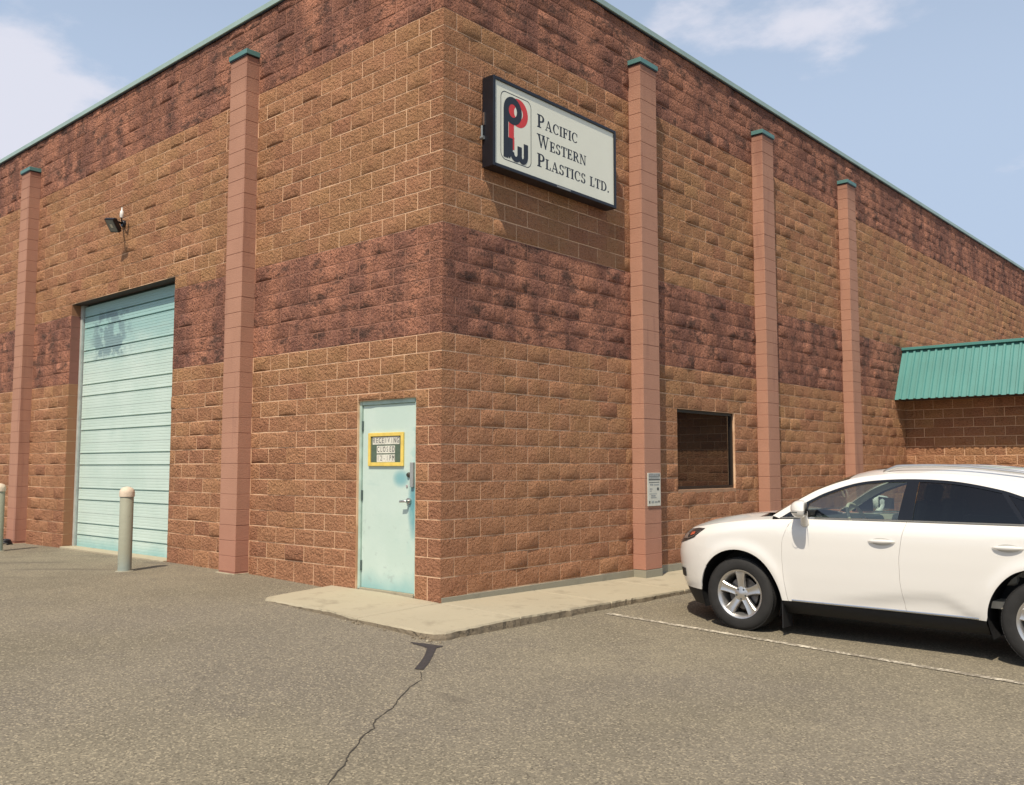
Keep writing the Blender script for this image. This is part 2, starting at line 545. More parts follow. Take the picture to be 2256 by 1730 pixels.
slab([(-1.86, -0.005), (-1.78, -0.75), (-1.72, -1.00), (-1.62, -1.08), (-e, -1.115), (-e, -0.005)], {0, 1, 2, 3})
slab([(e, -0.004), (e, -1.115), (0.96, -1.12), (1.06, -1.09), (1.12, -1.0), (SW, -0.004)], {1, 2, 3, 4})
y0 = 0.004
for y1 in (1.52, 3.05, 4.6, 6.1, 7.6, 9.1, 10.6, 12.1, 13.6, 14.38):
    slab([(0.004, y0), (SW, y0), (SW, y1 - e), (0.004, y1 - e)], {1})
    y0 = y1 + e
# crumbled concrete at the kerb corner
for k in range(26):
    t = rs.random()
    if rs.random() < 0.45:
        x, y = 1.0 + rs.uniform(-0.1, 0.17), -1.13 + rs.uniform(-0.06, 0.05)
    else:
        x, y = -0.4 + 1.5 * t, -1.135 + rs.uniform(-0.05, 0.0)
    s = rs.uniform(0.006, 0.018)
    bm = bmesh.new(); bmesh.ops.create_icosphere(bm, subdivisions=1, radius=s)
    for v in bm.verts:
        v.co *= rs.uniform(0.7, 1.25)
    me = bpy.data.meshes.new('concrete_chip'); bm.to_mesh(me); bm.free()
    o = link('concrete_chip', me, walk, M_KERB if rs.random() < 0.6 else M_CONC)
    o.location = (x, y, G(x) + s * 0.35); o.rotation_euler = (rs.random() * 3, rs.random() * 3, 0)

# ------------------------------------------------------------------ building
bld = tag(empty('industrial_building'), 'tan and red-brown split-face block industrial building with salmon pilasters and teal trim', 'building')
XL, YR, ZT = -16.0, 34.0, 38 * C                         # left end, right end, wall top
DOOR = (-1.4224, -0.4064, -0.4, 2.150)                   # openings: along, z
LOAD = (-9.50, -5.835, -0.4, 4.262)
WIN = (4.775, 6.50, 1.045, 2.233)
LPIL = [(-4.07, -3.665), (-11.53, -11.125)]
RPIL = [(3.605, 4.005), (7.285, 7.685), (10.94, 11.34)]
DP = 0.2                                                 # pilaster depth
WY, WX, WZ = 14.40, 9.0, 3.05                            # single-storey wing: front wall plane, length, top of its blocks
REC = 0.0015                                             # mortar lies this far behind the block arrises
# mortar cores (boxes that leave the openings free)
def wall_boxes(a0, a1, z0, z1, hole):
    res = []
    segs = sorted(hole)
    x = a0
    for h in segs:
        res.append((x, h[0], z0, z1))
        if h[2] > z0: res.append((h[0], h[1], z0, h[2]))
        if h[3] < z1: res.append((h[0], h[1], h[3], z1))
        x = h[1]
    res.append((x, a1, z0, z1))
    return res
BASE = -0.6
mb = MB()
for a, b, z0, z1 in wall_boxes(XL, -REC, BASE, ZT - 0.01, [DOOR, LOAD]):
    mb.box(a, b, REC, 0.215, z0, z1)
wall_l = mb.build('wall', M_MORTAR, bld)
mb = MB()
for a, b, z0, z1 in wall_boxes(0.2151, YR, BASE, ZT - 0.01, [WIN]):
    mb.box(-0.215, -REC, a, b, z0, z1)
wall_r = mb.build('wall', M_MORTAR, bld)
mb = MB().box(0.0, WX, WY + REC, WY + 0.2, BASE, WZ)
wall_w = mb.build('wall', M_MORTAR, bld)

# block shapes
J = 0.0135
def block_shape(w_, h_, seed, fx=(0, .07, .5, .93, 1), fz=(0, .14, .86, 1)):
    r = random.Random(seed)
    nx, nz = len(fx) - 1, len(fz) - 1
    v = []
    tx, off = r.uniform(-0.005, 0.005), (r.uniform(0.003, 0.010) if r.random() < 0.62 else r.uniform(0.011, 0.022))
    for j in range(nz + 1):
        for i in range(nx + 1):
            x, z = (fx[i] - 0.5) * w_, (fz[j] - 0.5) * h_
            if i in (0, nx) or j in (0, nz):
                d = 0.0005 + r.random() * 0.0035
            else:
                d = (off + tx * (2 * fx[i] - 1) + r.uniform(-0.004, 0.006)) * (1.0 if 0.2 < fx[i] < 0.8 else 0.6)
                x += r.uniform(-0.03, 0.03) * w_ if 0.2 < fx[i] < 0.8 else 0
                z += r.uniform(-0.04, 0.04) * h_
            v.append((x, -d, z))
    W_ = nx + 1
    f = [(j * W_ + i, j * W_ + i + 1, (j + 1) * W_ + i + 1, (j + 1) * W_ + i) for j in range(nz) for i in range(nx)]
    ring = [i for i in range(W_)] + [j * W_ + nx for j in range(1, nz + 1)] + [nz * W_ + i for i in range(nx - 1, -1, -1)] + [j * W_ for j in range(nz - 1, 0, -1)]
    b0 = len(v)
    v += [(v[k][0], 0.03, v[k][2]) for k in ring]
    n = len(ring)
    sk = [(ring[i], b0 + i, b0 + (i + 1) % n, ring[(i + 1) % n]) for i in range(n)]
    return v, f, sk
def corner_shape(l1, l2, h_, seed):
    """block at the building corner, split on both faces; along -X for l1 and +Y for l2"""
    r = random.Random(seed)
    path = []
    for k in range(5):
        path.append((-l1 + J / 2 + (l1 - J / 2) * k / 4, 0, 0, -1))
    path[-1] = (0, 0, 0.7, -0.7)
    m = 4 if l2 > 0.3 else 3
    for k in range(1, m + 1):
        path.append((0, (l2 - J / 2) * k / m, 1, 0))
    v = []
    n = len(path)
    for j in range(3):
        for i, (x, y, nx_, ny_) in enumerate(path):
            edge = i in (0, n - 1) or j in (0, 2)
            d = 0.0005 + r.random() * 0.003 if edge else r.uniform(0.004, 0.013)
            if nx_ and ny_:
                d = r.uniform(0.001, 0.009)
            v.append((x + nx_ * d, y + ny_ * d, (j / 2 - 0.5) * h_))
    f = [(j * n + i, j * n + i + 1, (j + 1) * n + i + 1, (j + 1) * n + i) for j in range(2) for i in range(n - 1)]
    ring = list(range(n)) + [n + n - 1] + [2 * n + i for i in range(n - 1, -1, -1)] + [n]
    b0 = len(v)
    for k in ring:
        x, y, nx_, ny_ = path[k % n]
        v.append((v[k][0] - nx_ * 0.05, v[k][1] - ny_ * 0.05, v[k][2]))
    q = len(ring)
    sk = [(ring[i], b0 + i, b0 + (i + 1) % q, ring[(i + 1) % q]) for i in range(q)]
    return v, f, sk
def shape_mesh(name, shp, mat):
    v, f, sk = shp
    me = mesh(name, v, f + sk, True)
    nf = len(f)
    bm = bmesh.new(); bm.from_mesh(me); bm.faces.ensure_lookup_table()
    for fc in bm.faces[nf:]:
        for e_ in fc.edges:
            e_.smooth = False
    for e_ in bm.edges:
        if len(e_.link_faces) == 2 and e_.calc_face_angle(0) > R(48):
            e_.smooth = False
    bm.to_mesh(me); bm.free()
    me.materials.append(mat)
    return me
NV = 26
FULLW, FULLH = 0.4064 - J, C - J
SHP = [block_shape(FULLW, FULLH, 100 + k) for k in range(NV)]
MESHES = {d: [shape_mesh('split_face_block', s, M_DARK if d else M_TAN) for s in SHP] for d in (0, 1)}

def is_dark(n):
    return 14 <= n < 20 or n >= 32
rb = random.Random(11)
blocks = []                                              # (wall, centre along, centre z, width, height, course)
def lay(wall, start, end, offset_even, offset_odd, courses, holes, pil, sgn):
    for n in range(courses):
        z0, z1 = (n * C if n or wall != 'L' else -0.09), (n + 1) * C
        off = offset_even if n % 2 == 0 else offset_odd
        a = start - off if off else start
        cuts = []
        x = start
        nxt = start + off if off else start + 0.4064
        edges = [start]
        while nxt < end - 0.02:
            edges.append(nxt); nxt += 0.4064
        edges.append(end)
        for i in range(len(edges) - 1):
            segs = [(edges[i], edges[i + 1], z0, z1)]
            for p in pil:
                ns = []
                for s in segs:
                    if s[1] <= p[0] or s[0] >= p[1]: ns.append(s); continue
                    if s[0] < p[0]: ns.append((s[0], p[0], s[2], s[3]))
                    if s[1] > p[1]: ns.append((p[1], s[1], s[2], s[3]))
                segs = ns if n < 34 else segs
            for h in holes:
                ns = []
                for s in segs:
                    if s[1] <= h[0] or s[0] >= h[1] or s[3] <= h[2] or s[2] >= h[3]: ns.append(s); continue
                    if s[0] < h[0]: ns.append((s[0], h[0], s[2], s[3]))
                    if s[1] > h[1]: ns.append((h[1], s[1], s[2], s[3]))
                    lo, hi = max(s[0], h[0]), min(s[1], h[1])
                    if s[3] > h[3]: ns.append((lo, hi, h[3], s[3]))
                    if s[2] < h[2]: ns.append((lo, hi, s[2], h[2]))
                segs = ns
            for s in segs:
                if s[1] - s[0] > 0.035 and s[3] - s[2] > 0.03:
                    blocks.append((wall, (s[0] + s[1]) / 2, (s[2] + s[3]) / 2, s[1] - s[0] - J, s[3] - s[2] - J, n))
# left wall runs towards -X from the corner block, so lay it mirrored (distance from corner)
def mirror(iv):
    return [(-b, -a) + tuple(rest) for a, b, *rest in iv]
n0 = len(blocks)
for n in range(38):
    pass
lay('L', 0.2032, -XL, 0.4064, 0.2032, 38, mirror([DOOR, LOAD]), mirror(LPIL), -1)
lay('R', 0.2032, YR, 0.2032, 0.4064, 38, [WIN], RPIL, 1)
lay('W', 0.0, WX, 0.4064, 0.2032, 15, [], [], 1)
# the corner blocks take 0.2032 of each wall in both bonds; the longer leg alternates
blocks = [b for b in blocks if not (b[0] == 'L' and b[5] % 2 == 1 and b[1] < 0.42 and b[3] < 0.21)]
blocks = [b for b in blocks if not (b[0] == 'R' and b[5] % 2 == 0 and b[1] < 0.42 and b[3] < 0.21)]

def place(b):
    wl, a, z, w_, h_, n = b
    if wl == 'L': return Vector((-a, 0, z)), 0.0, Vector((0, -1, 0))
    if wl == 'R': return Vector((0, a, z)), math.pi / 2, Vector((1, 0, 0))
    return Vector((a, WY, z)), 0.0, Vector((0, -1, 0))
def shown(p, nrm, area):
    d = p - CAM
    zc = d.dot(FW)
    u, v = d.dot(RT) / zc * FPX, d.dot(UP) / zc * FPX
    if abs(u) > 1128 or abs(v) > 865:
        return 0
    if p.y > 2.2 and abs(p.x) < 0.01 and p.z < 1.0 and p.y > 4.5:
        return 0                                         # behind the car
    return -area * nrm.dot(d.normalized()) / d.length_squared
items = []
for b in blocks:
    p, rz, nrm = place(b)
    items.append((shown(p, nrm, b[3] * b[4]), b))
items.sort(key=lambda t: -t[0])
corner_shp = {par: [shape_mesh_s for shape_mesh_s in [corner_shape(0.2032 if par == 0 else 0.4064, 0.4064 if par == 0 else 0.2032, FULLH, 900 + 10 * par + k) for k in range(6)]] for par in (0, 1)}
corner_me = {(par, d): [shape_mesh('corner_block', s, M_DARK if d else M_TAN) for s in corner_shp[par]] for par in (0, 1) for d in (0, 1)}
for n in range(38):
    par = n % 2
    o = link('corner_block', rb.choice(corner_me[(par, int(is_dark(n)))]), wall_l)
    o.location = (0, 0, (n + 0.5) * C)
    if n == 0:                                           # the lowest one runs down behind the sidewalk
        o.location.z -= 0.045; o.scale.z = (C + 0.09) / C
NPART = 300
for s, b in items[:NPART]:
    p, rz, nrm = place(b)
    o = link('split_face_block', rb.choice(MESHES[int(is_dark(b[5]))]), {'L': wall_l, 'R': wall_r, 'W': wall_w}[b[0]])
    o.location = p
    o.rotation_euler = (0, 0, rz)
    o.scale = (b[3] / FULLW, 1, b[4] / FULLH)
# the rest of the courses as one part
V, Fc, MI, SM = [], [], [], []
for s, b in items[NPART:]:
    p, rz, nrm = place(b)
    v, f, sk = rb.choice(SHP)
    fl = rb.choice((1, -1))
    sx, sz = b[3] / FULLW, b[4] / FULLH
    nb = len(V)
    dd = rb.uniform(-0.002, 0.004)
    for x, y, z in v:
        x *= sx; z *= sz; y -= dd if y < 0 else 0
        V.append((p.x + x, p.y + y, p.z + z) if rz == 0 else (p.x - y, p.y + x, p.z + z))
    for q in f:
        Fc.append(tuple(k + nb for k in q)); SM.append(True)
    for q in sk:
        Fc.append(tuple(k + nb for k in q)); SM.append(False)
    MI += [int(is_dark(b[5]))] * (len(f) + len(sk))
me = bpy.data.meshes.new('block_courses')
me.from_pydata(V, [], Fc)
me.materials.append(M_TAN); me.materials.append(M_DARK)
me.polygons.foreach_set('material_index', MI)
me.polygons.foreach_set('use_smooth', SM)
me.update()
me.set_sharp_from_angle(angle=R(62))
tag(link('block_courses', me, bld), 'split-face block courses farther along the walls', kind='stuff')

# footing, roof, coping
mb = MB().box(-0.21, 0.012, 0.013, WY, -0.7, -0.008)
mb.build('footing', M_FOUND, bld, bevel=0.004)
mb = MB().box(XL, -0.22, 0.22, YR, ZT - 0.35, ZT - 0.25)
mb.build('roof', M_ROOF, bld)
mb = MB()
mb.box(XL, 0.055, -0.055, 0.24, ZT - 0.072, ZT + 0.006)
mb.box(-0.24, 0.0549, 0.2401, YR, ZT - 0.072, ZT + 0.006)
mb.build('coping', M_COPING, bld, bevel=0.004)
mb = MB()
mb.box(XL, 0.034, -0.034, 0.22, ZT - 0.090, ZT - 0.0725)
mb.box(-0.22, 0.0339, 0.2201, YR, ZT - 0.090, ZT - 0.0725)
mb.build('coping_drip', M_BLACK, bld)
mb = MB().box(XL - 0.002, XL + 0.2, 0.22, YR, BASE, ZT - 0.1)
mb.box(XL + 0.201, -0.2, YR - 0.2, YR, BASE, ZT - 0.1)
mb.build('rear_wall', simple('rear wall', (0.38, 0.2, 0.1), 0.9), bld)

# pilasters: stacked blocks on a recessed core, metal cap
PH = 34.55 * C
def pil_block(w_, d_, h_, seed):
    mb = MB().box(-w_ / 2, w_ / 2, -d_, 0.02, 0, h_)
    me = mesh('pilaster_block', mb.v, mb.f)
    bm = bmesh.new(); bm.from_mesh(me)
    bmesh.ops.bevel(bm, geom=[e_ for e_ in bm.edges], offset=0.003, segments=1, affect='EDGES')
    bmesh.ops.recalc_face_normals(bm, faces=bm.faces)
    bm.to_mesh(me); bm.free()
    me.materials.append(M_PIL)
    return me
pm = pil_block(0.403, DP, C - 0.0045, 1)
pm_top = pil_block(0.403, DP, 0.55 * C - 0.004, 2)
capm = MB().box(-0.224, 0.224, -DP - 0.024, 0.0, 0, 0.070)
capme = mesh('pilaster_cap', capm.v, capm.f); capme.materials.append(M_TEAL)
rp = random.Random(8)
def pilaster(x, y, rz):
    zb = -0.30 if rz == 0 else 0.0
    mb = MB().box(-0.198, 0.198, -DP + 0.004, 0.03, zb, PH)
    core = mb.build('pilaster', M_PJOINT, bld)
    core.location = (x, y, 0); core.rotation_euler = (0, 0, rz)
    for n in range(35):
        o = link('pilaster_block', pm if n < 34 else pm_top, core)
        o.location = (rp.uniform(-0.0015, 0.0015), rp.uniform(-0.0015, 0.0015), n * C + 0.003)
    o = link('pilaster_cap', capme, core)
    o.location = (0, 0, PH + 0.001)
    o.modifiers.new('bevel', 'BEVEL').width = 0.004
    dr = MB().box(-0.214, 0.214, -DP - 0.014, 0.0, PH - 0.016, PH).build('cap_drip', M_BLACK, core)
    if rz:
        fb = MB().box(-0.205, 0.205, -DP - 0.006, 0.02, -0.5, -0.004).build('pilaster_footing', M_FOUND, core, bevel=0.004)
    else:
        fb = MB().box(-0.225, 0.225, -DP - 0.03, 0.0, -0.3, G(x) + 0.012).build('pilaster_footing', M_CONC, core, bevel=0.004)
for a, b in LPIL:
    pilaster((a + b) / 2, 0, 0)
for a, b in RPIL:
    pilaster(0, (a + b) / 2, math.pi / 2)

# ---- loading door
def door_paint(name, ztop):
    t = NT(name)
    z = t.xyz()[2]
    n = t.noise(1.3, 5, 0.6)
    fine = t.noise(5, 5, 0.65, stretch=(0.35, 1, 1.6))
    c = t.mix(t.step(n, 0.35, 0.65), (0.50, 0.625, 0.555), (0.555, 0.67, 0.60))
    edge = t.math('ADD', z, t.math('MULTIPLY', n, 0.35))
    c = t.mix(t.step(edge, 0.42, 0.10, 0, 0.85), c, (0.20, 0.43, 0.43))
    c = t.mix(t.step(t.math('ADD', z, t.math('MULTIPLY', fine, 0.9)), ztop - 0.5, ztop + 0.40, 0, 0.8), c, (0.25, 0.45, 0.44))  # loading door top: darker teal, with shade painted in
    c = t.mix(t.step(fine, 0.60, 0.78, 0, 0.35), c, (0.33, 0.50, 0.46))
    return t, c, z, n
def scuffs():
    t, c, z, n = door_paint('faded mint door paint', 3.9)
    x = t.xyz()[0]
    px_ = t.math('MULTIPLY', t.step(x, -9.25, -8.85), t.step(x, -7.35, -8.05))
    pz_ = t.math('MULTIPLY', t.step(z, 3.15, 3.35), t.step(z, 4.15, 3.95))
    sc = t.math('MULTIPLY', t.math('MULTIPLY', px_, pz_), t.step(t.noise(3.2, 5, 0.65), 0.43, 0.55, 0, 0.85))
    c = t.mix(sc, c, (0.17, 0.26, 0.28))
    t.bump(t.noise(60, 3), 0.001)
    return t.fin(c, 0.55)
M_LDOOR = scuffs()
M_GROOVE = simple('door groove', (0.055, 0.10, 0.095), 0.7)
ld = MB().box(LOAD[0] + 0.07, LOAD[1], 0.262, 0.29, -0.03, LOAD[3] + 0.02).build('loading_door', M_GROOVE, bld)
SECT = 0.606
zb = -0.02
for k in range(7):
    z0, z1 = zb + k * SECT, zb + (k + 1) * SECT
    prof = [(0.262, z0 + 0.001)]
    zc_ = z0 + 0.002
    marks = [0.218, 0.42]
    yv = 0.2
    zs = [z0 + 0.002]
    pr = [(0.2, z0 + 0.002)]
    for j in range(1, 13):                               # shallow pressed ribs
        zr = z0 + SECT * j / 13
        near = min(marks, key=lambda m_: abs(z0 + m_ - zr))
        if abs(z0 + near - zr) < 0.024:
            continue
        pr += [(0.2, zr - 0.005), (0.2035, zr), (0.2, zr + 0.005)]
    for m_ in marks:
        zr = z0 + m_
        pr += [(0.2, zr - 0.013), (0.238, zr - 0.010), (0.240, zr + 0.008), (0.198, zr + 0.013)]
    pr.append((0.2, z1 - 0.002))
    pr.sort(key=lambda q: q[1])
    rows = [[(x_, y_, z_) for (y_, z_) in pr] for x_ in (LOAD[0] + 0.10, LOAD[1] - 0.003)]
    mb = MB().grid(rows)
    mb.add([(LOAD[0] + 0.10, 0.262, z0 + .002), (LOAD[1] - .003, 0.262, z0 + .002), (LOAD[1] - .003, 0.2, z0 + .002), (LOAD[0] + 0.10, 0.2, z0 + .002)], [(0, 1, 2, 3)])
    o = mb.build('door_section', M_LDOOR, ld)
M_TRACK = simple('galvanised door track', (0.52, 0.56, 0.53), 0.5, 0.3)
MB().box(LOAD[0] + 0.004, LOAD[0] + 0.075, 0.16, 0.275, -0.03, LOAD[3]).build('door_track', M_TRACK, ld)
MB().box(LOAD[0], LOAD[0] + 0.07, 0.276, 0.3, -0.03, LOAD[3]).build('door_seal', M_GROOVE, ld)
MB().box(LOAD[0] + 0.02, LOAD[1] - 0.004, -0.06, 0.25, -0.2, -0.002).build('threshold', M_CONC, ld, bevel=0.006)
mb = MB()
mb.box(LOAD[0] - 0.002, LOAD[1] + 0.002, 0.012, 0.21, LOAD[3] - 0.006, LOAD[3] + 0.002)
mb.build('lintel', simple('shaded lintel', (0.05, 0.035, 0.028), 0.7), bld)  # coloured dark to carry the shade at the head of the opening
# smooth jamb blocks in the reveal
mj = {}
for d in (0, 1):
    t = NT('smooth jamb block'); cc = (0.23, 0.10, 0.075) if d else (0.30, 0.145, 0.075)
    r_ = t.g.outputs['Random Per Island']
    mj[d] = t.fin(t.hsv(t.mix(t.noise(6, 4), cc, tuple(k * 0.8 for k in cc)), val=t.math('MULTIPLY_ADD', r_, 0.2, 0.9)), 0.95)
for n in range(21):
    z1 = min((n + 1) * C, LOAD[3] - 0.008)
    for x0_, x1_ in ((LOAD[0] - 0.04, LOAD[0] + 0.0035), (LOAD[1] - 0.003, LOAD[1] + 0.04)):
        o = MB().box(x0_, x1_, 0.001, 0.19, n * C + 0.004, z1 - 0.004).build('jamb_block', mj[int(is_dark(n))], wall_l)

# ---- personnel door
def pdoor_mat():
    t, c, z, n = door_paint('weathered mint steel door', 9)
    x = t.xyz()[0]
    # teal showing through round the lock and down the leading edge
    dx = t.math('ADD', x, 0.475); dz = t.math('SUBTRACT', z, 0.95)
    q = t.math('ADD', t.math('POWER', t.math('DIVIDE', dx, 0.13), 2.0), t.math('POWER', t.math('DIVIDE', dz, 0.44), 2.0))
    c = t.mix(t.step(t.math('ADD', q, t.math('MULTIPLY', n, 0.6)), 1.3, 0.3, 0, 0.92), c, (0.10, 0.31, 0.35))
    dx = t.math('ADD', x, 0.70); dz = t.math('SUBTRACT', z, 1.25)
    q = t.math('ADD', t.math('POWER', t.math('DIVIDE', dx, 0.17), 2.0), t.math('POWER', t.math('DIVIDE', dz, 0.13), 2.0))
    c = t.mix(t.step(t.math('ADD', q, t.math('MULTIPLY', n, 0.5)), 1.2, 0.2, 0, 0.8), c, (0.12, 0.36, 0.40))
    sm = t.math('MULTIPLY', t.step(t.noise(9, 4, 0.6), 0.60, 0.72), t.step(z, 1.0, 0.55, 0, 0.5))
    c = t.mix(sm, c, (0.33, 0.40, 0.37))
    up = t.math('MULTIPLY', t.step(x, -0.62, -0.5), t.step(t.noise(6, 4), 0.5, 0.65, 0, 0.45))
    c = t.mix(up, c, (0.30, 0.52, 0.49))
    t.bump(t.noise(25, 3), 0.001)
    return t.fin(c, 0.5)
M_PDOOR = pdoor_mat()
M_DFRAME = simple('mint door frame', (0.40, 0.53, 0.46), 0.55, 0, 0.15, 5)
dx0, dx1, dzt = DOOR[0], DOOR[1], DOOR[3]
leaf = MB().box(dx0 + 0.046, dx1 - 0.046, 0.050, 0.094, -0.012, dzt - 0.052).build('personnel_door', M_PDOOR, bld, bevel=0.002)
mb = MB()
mb.box(dx0, dx0 + 0.040, 0.030, 0.19, -0.03, dzt)
mb.box(dx1 - 0.040, dx1, 0.030, 0.19, -0.03, dzt)
mb.box(dx0 + 0.0481, dx1 - 0.0481, 0.030, 0.19, dzt - 0.048, dzt - 0.001)
mb.box(dx0 + 0.0481, dx1 - 0.0481, 0.096, 0.14, -0.03, dzt - 0.049)
mb.build('door_frame', M_DFRAME, leaf)
M_GAP = simple('door gap shadow', (0.02, 0.03, 0.03), 0.9)
MB().box(dx0 + 0.045, dx1 - 0.045, 0.02, 0.3, -0.05, -0.014).build('door_sill', M_CONC, leaf)
for zc_ in (0.24, 1.05, 1.86):
    MB().lathe([(0.0, -0.057), (0.011, -0.057), (0.011, 0.057), (0.0, 0.057)], lambda a, b, h, zc_=zc_: (dx0 + 0.050 + a, 0.040 + b, zc_ + h), 12).build('hinge', simple('hinge metal', (0.10, 0.14, 0.13), 0.5, 0.5), leaf, True, angle=40)
# lever handle, deadbolt, latch guard
mb = MB().lathe([(0, -0.022), (0.034, -0.022), (0.036, -0.010), (0.036, 0.0), (0, 0.0)], lambda a, b, h: (-0.555 + a, 0.049 + h, 1.0 + b), 24)
mb.tube([(-0.555, 0.03, 1.0), (-0.555, -0.015, 1.0), (-0.565, -0.022, 1.0), (-0.632, -0.022, 0.995)], 0.014, 10)
mb.build('lever_handle', M_STEEL, leaf, True, angle=40)
MB().lathe([(0, -0.024), (0.02, -0.024), (0.028, -0.012), (0.03, 0.0), (0, 0.0)], lambda a, b, h: (-0.565 + a, 0.049 + h, 1.29 + b), 20).build('deadbolt', simple('tarnished brass', (0.12, 0.11, 0.09), 0.4, 0.9), leaf, True, angle=40)
MB().box(-0.520, -0.470, 0.018, 0.0485, 1.155, 1.43).build('latch_guard', simple('latch guard steel', (0.36, 0.37, 0.36), 0.55, 0.3), leaf, bevel=0.004)
MB().lathe([(0, -0.008), (0.014, -0.008), (0.016, 0), (0, 0)], lambda a, b, h: (-0.595 + a, 0.0485 + h, 1.165 + b), 14).build('lock_plate', simple('lock plate', (0.62, 0.52, 0.50), 0.4, 0.6), leaf, True, angle=40)

# ---- window in the right wall (reflects the wing)
M_FRAME = simple('bronze window frame', (0.030, 0.024, 0.020), 0.4, 0.4)
def glass_dark():
    t = NT('bronze window glass')
    return t.fin((0.010, 0.008, 0.007), 0.015, 0.0, IOR=1.75, Specular_IOR_Level=0.8)
wn_ = MB()
y0_, y1_, z0_, z1_ = WIN
for a in ((y0_, y0_ + 0.045, z0_, z1_), (y1_ - 0.045, y1_, z0_, z1_), (y0_ + 0.0451, y1_ - 0.0451, z0_, z0_ + 0.045), (y0_ + 0.0451, y1_ - 0.0451, z1_ - 0.045, z1_)):
    wn_.box(-0.10, -0.035, a[0], a[1], a[2], a[3])
win = wn_.build('window', M_FRAME, bld)
MB().box(-0.074, -0.066, y0_ + 0.02, y1_ - 0.02, z0_ + 0.02, z1_ - 0.02).build('pane', glass_dark(), win)
MB().box(-0.22, 0.006, y0_ - 0.01, y1_ + 0.01, z0_ - 0.055, z0_ - 0.002).build('window_sill', simple('sill mortar', (0.34, 0.20, 0.12), 0.9), win)
MB().box(-0.30, -0.26, y0_ - 0.2, y1_ + 0.2, z0_ - 0.2, z1_ + 0.2).build('window_blind', simple('blind', (0.05, 0.04, 0.035), 0.8), win)

# ---- single-storey wing: metal clad mansard eave over its wall
aw = MB()
AY0, AY1, AZ0, AZ1 = 13.745, 14.36, 2.845, 3.985         # foot and head of the sloping cladding
per = 0.1525
def prof_pts():
    pts = []
    x = 0.012
    while x < WX + 0.5:
        pts += [(x, 0.0), (x + 0.085, 0.0), (x + 0.100, -0.028), (x + 0.137, -0.028)]
        x += per
    return pts
pp = prof_pts()
sl = Vector((0, AY1 - AY0, AZ1 - AZ0)); nrm = Vector((0, -(AZ1 - AZ0), AY1 - AY0)).normalized()
rows = []
for tt in (0.0, 0.5, 1.0):
    base = Vector((0, AY0, AZ0)) + sl * tt
    rows.append([(x, base.y - nrm.y * d, base.z - nrm.z * d) for x, d in pp])
aw.grid(rows)
awn = aw.build('metal_eave', M_AWN, bld, solid=0.004)
MB().add([(-0.001 + 0.006, AY0 + 0.02, AZ0 + 0.005), (0.006, AY1 + 0.03, AZ1), (0.006, WY, AZ0 + 0.005), (0.003, AY0 + 0.02, AZ0 + 0.005), (0.003, AY1 + 0.03, AZ1), (0.003, WY, AZ0 + 0.005)], [(0, 1, 2), (3, 5, 4), (0, 3, 4, 1), (1, 4, 5, 2), (2, 5, 3, 0)]).build('eave_end', M_AWN, awn)
MB().box(0.0125, WX + 0.5, AY1 - 0.075, AY1 + 0.05, AZ1 + 0.002, AZ1 + 0.062).build('ridge_flashing', M_AWN, awn, bevel=0.004)
MB().box(0.0125, WX + 0.5, AY0 + 0.03, WY - 0.001, AZ0 + 0.004, AZ0 + 0.02).build('soffit', simple('brown soffit', (0.05, 0.035, 0.028), 0.8), awn)
MB().box(0.012, WX + 0.5, AY1 + 0.051, WY + 7, AZ1 - 0.05, AZ1 + 0.02).build('wing_roof', M_ROOF, bld)
MB().box(WX + 0.001, WX + 0.2, WY + 0.01, WY + 7, BASE, WZ).build('wing_side_wall', simple('wing side', (0.38, 0.2, 0.1), 0.9), bld)
# ------------------------------------------------------------------ illuminated wall sign
SY0, SY1, SZ0, SZ1, SD = 0.593, 3.003, 4.800, 5.862, 0.205
M_SIGNFACE = simple('cream acrylic sign face', (0.76, 0.76, 0.63), 0.35, 0, 0.03, 1.2)
M_NAVY = simple('black vinyl', (0.012, 0.014, 0.020), 0.4, 0, 0.1, 8)
M_RED = simple('red vinyl', (0.62, 0.035, 0.03), 0.4, 0, 0.05, 8)
sign = tag(empty('wall_sign', (0, SY0, SZ0)), 'large black box sign with cream face reading Pacific Western Plastics Ltd', 'sign')
SWD, SHT = SY1 - SY0, SZ1 - SZ0
def P3(a, b, d):                                         # sign face coordinates: along, up, out
    return (d, a, b)
fr = 0.04
mb = MB()
mb.box(0.028, SD, 0, fr, 0, SHT)
mb.box(0.028, SD, SWD - fr, SWD, 0, SHT)
mb.box(0.028, SD, fr + 0.0005, SWD - fr - 0.0005, 0, fr)
mb.box(0.028, SD, fr + 0.0005, SWD - fr - 0.0005, SHT - fr, SHT)
mb.box(0.03, 0.05, fr, SWD - fr, fr, SHT - fr)
mb.build('cabinet', M_BLACK, sign, bevel=0.005)
MB().box(0.17, 0.188, fr - 0.004, SWD - fr + 0.004, fr - 0.004, SHT - fr + 0.004).build('face', M_SIGNFACE, sign)
for yy in (0.35, 1.9):
    MB().box(-0.01, 0.03, yy, yy + 0.08, 0.2, SHT - 0.2).build('mounting_bracket', M_BLACK, sign)
FACE = 0.1885
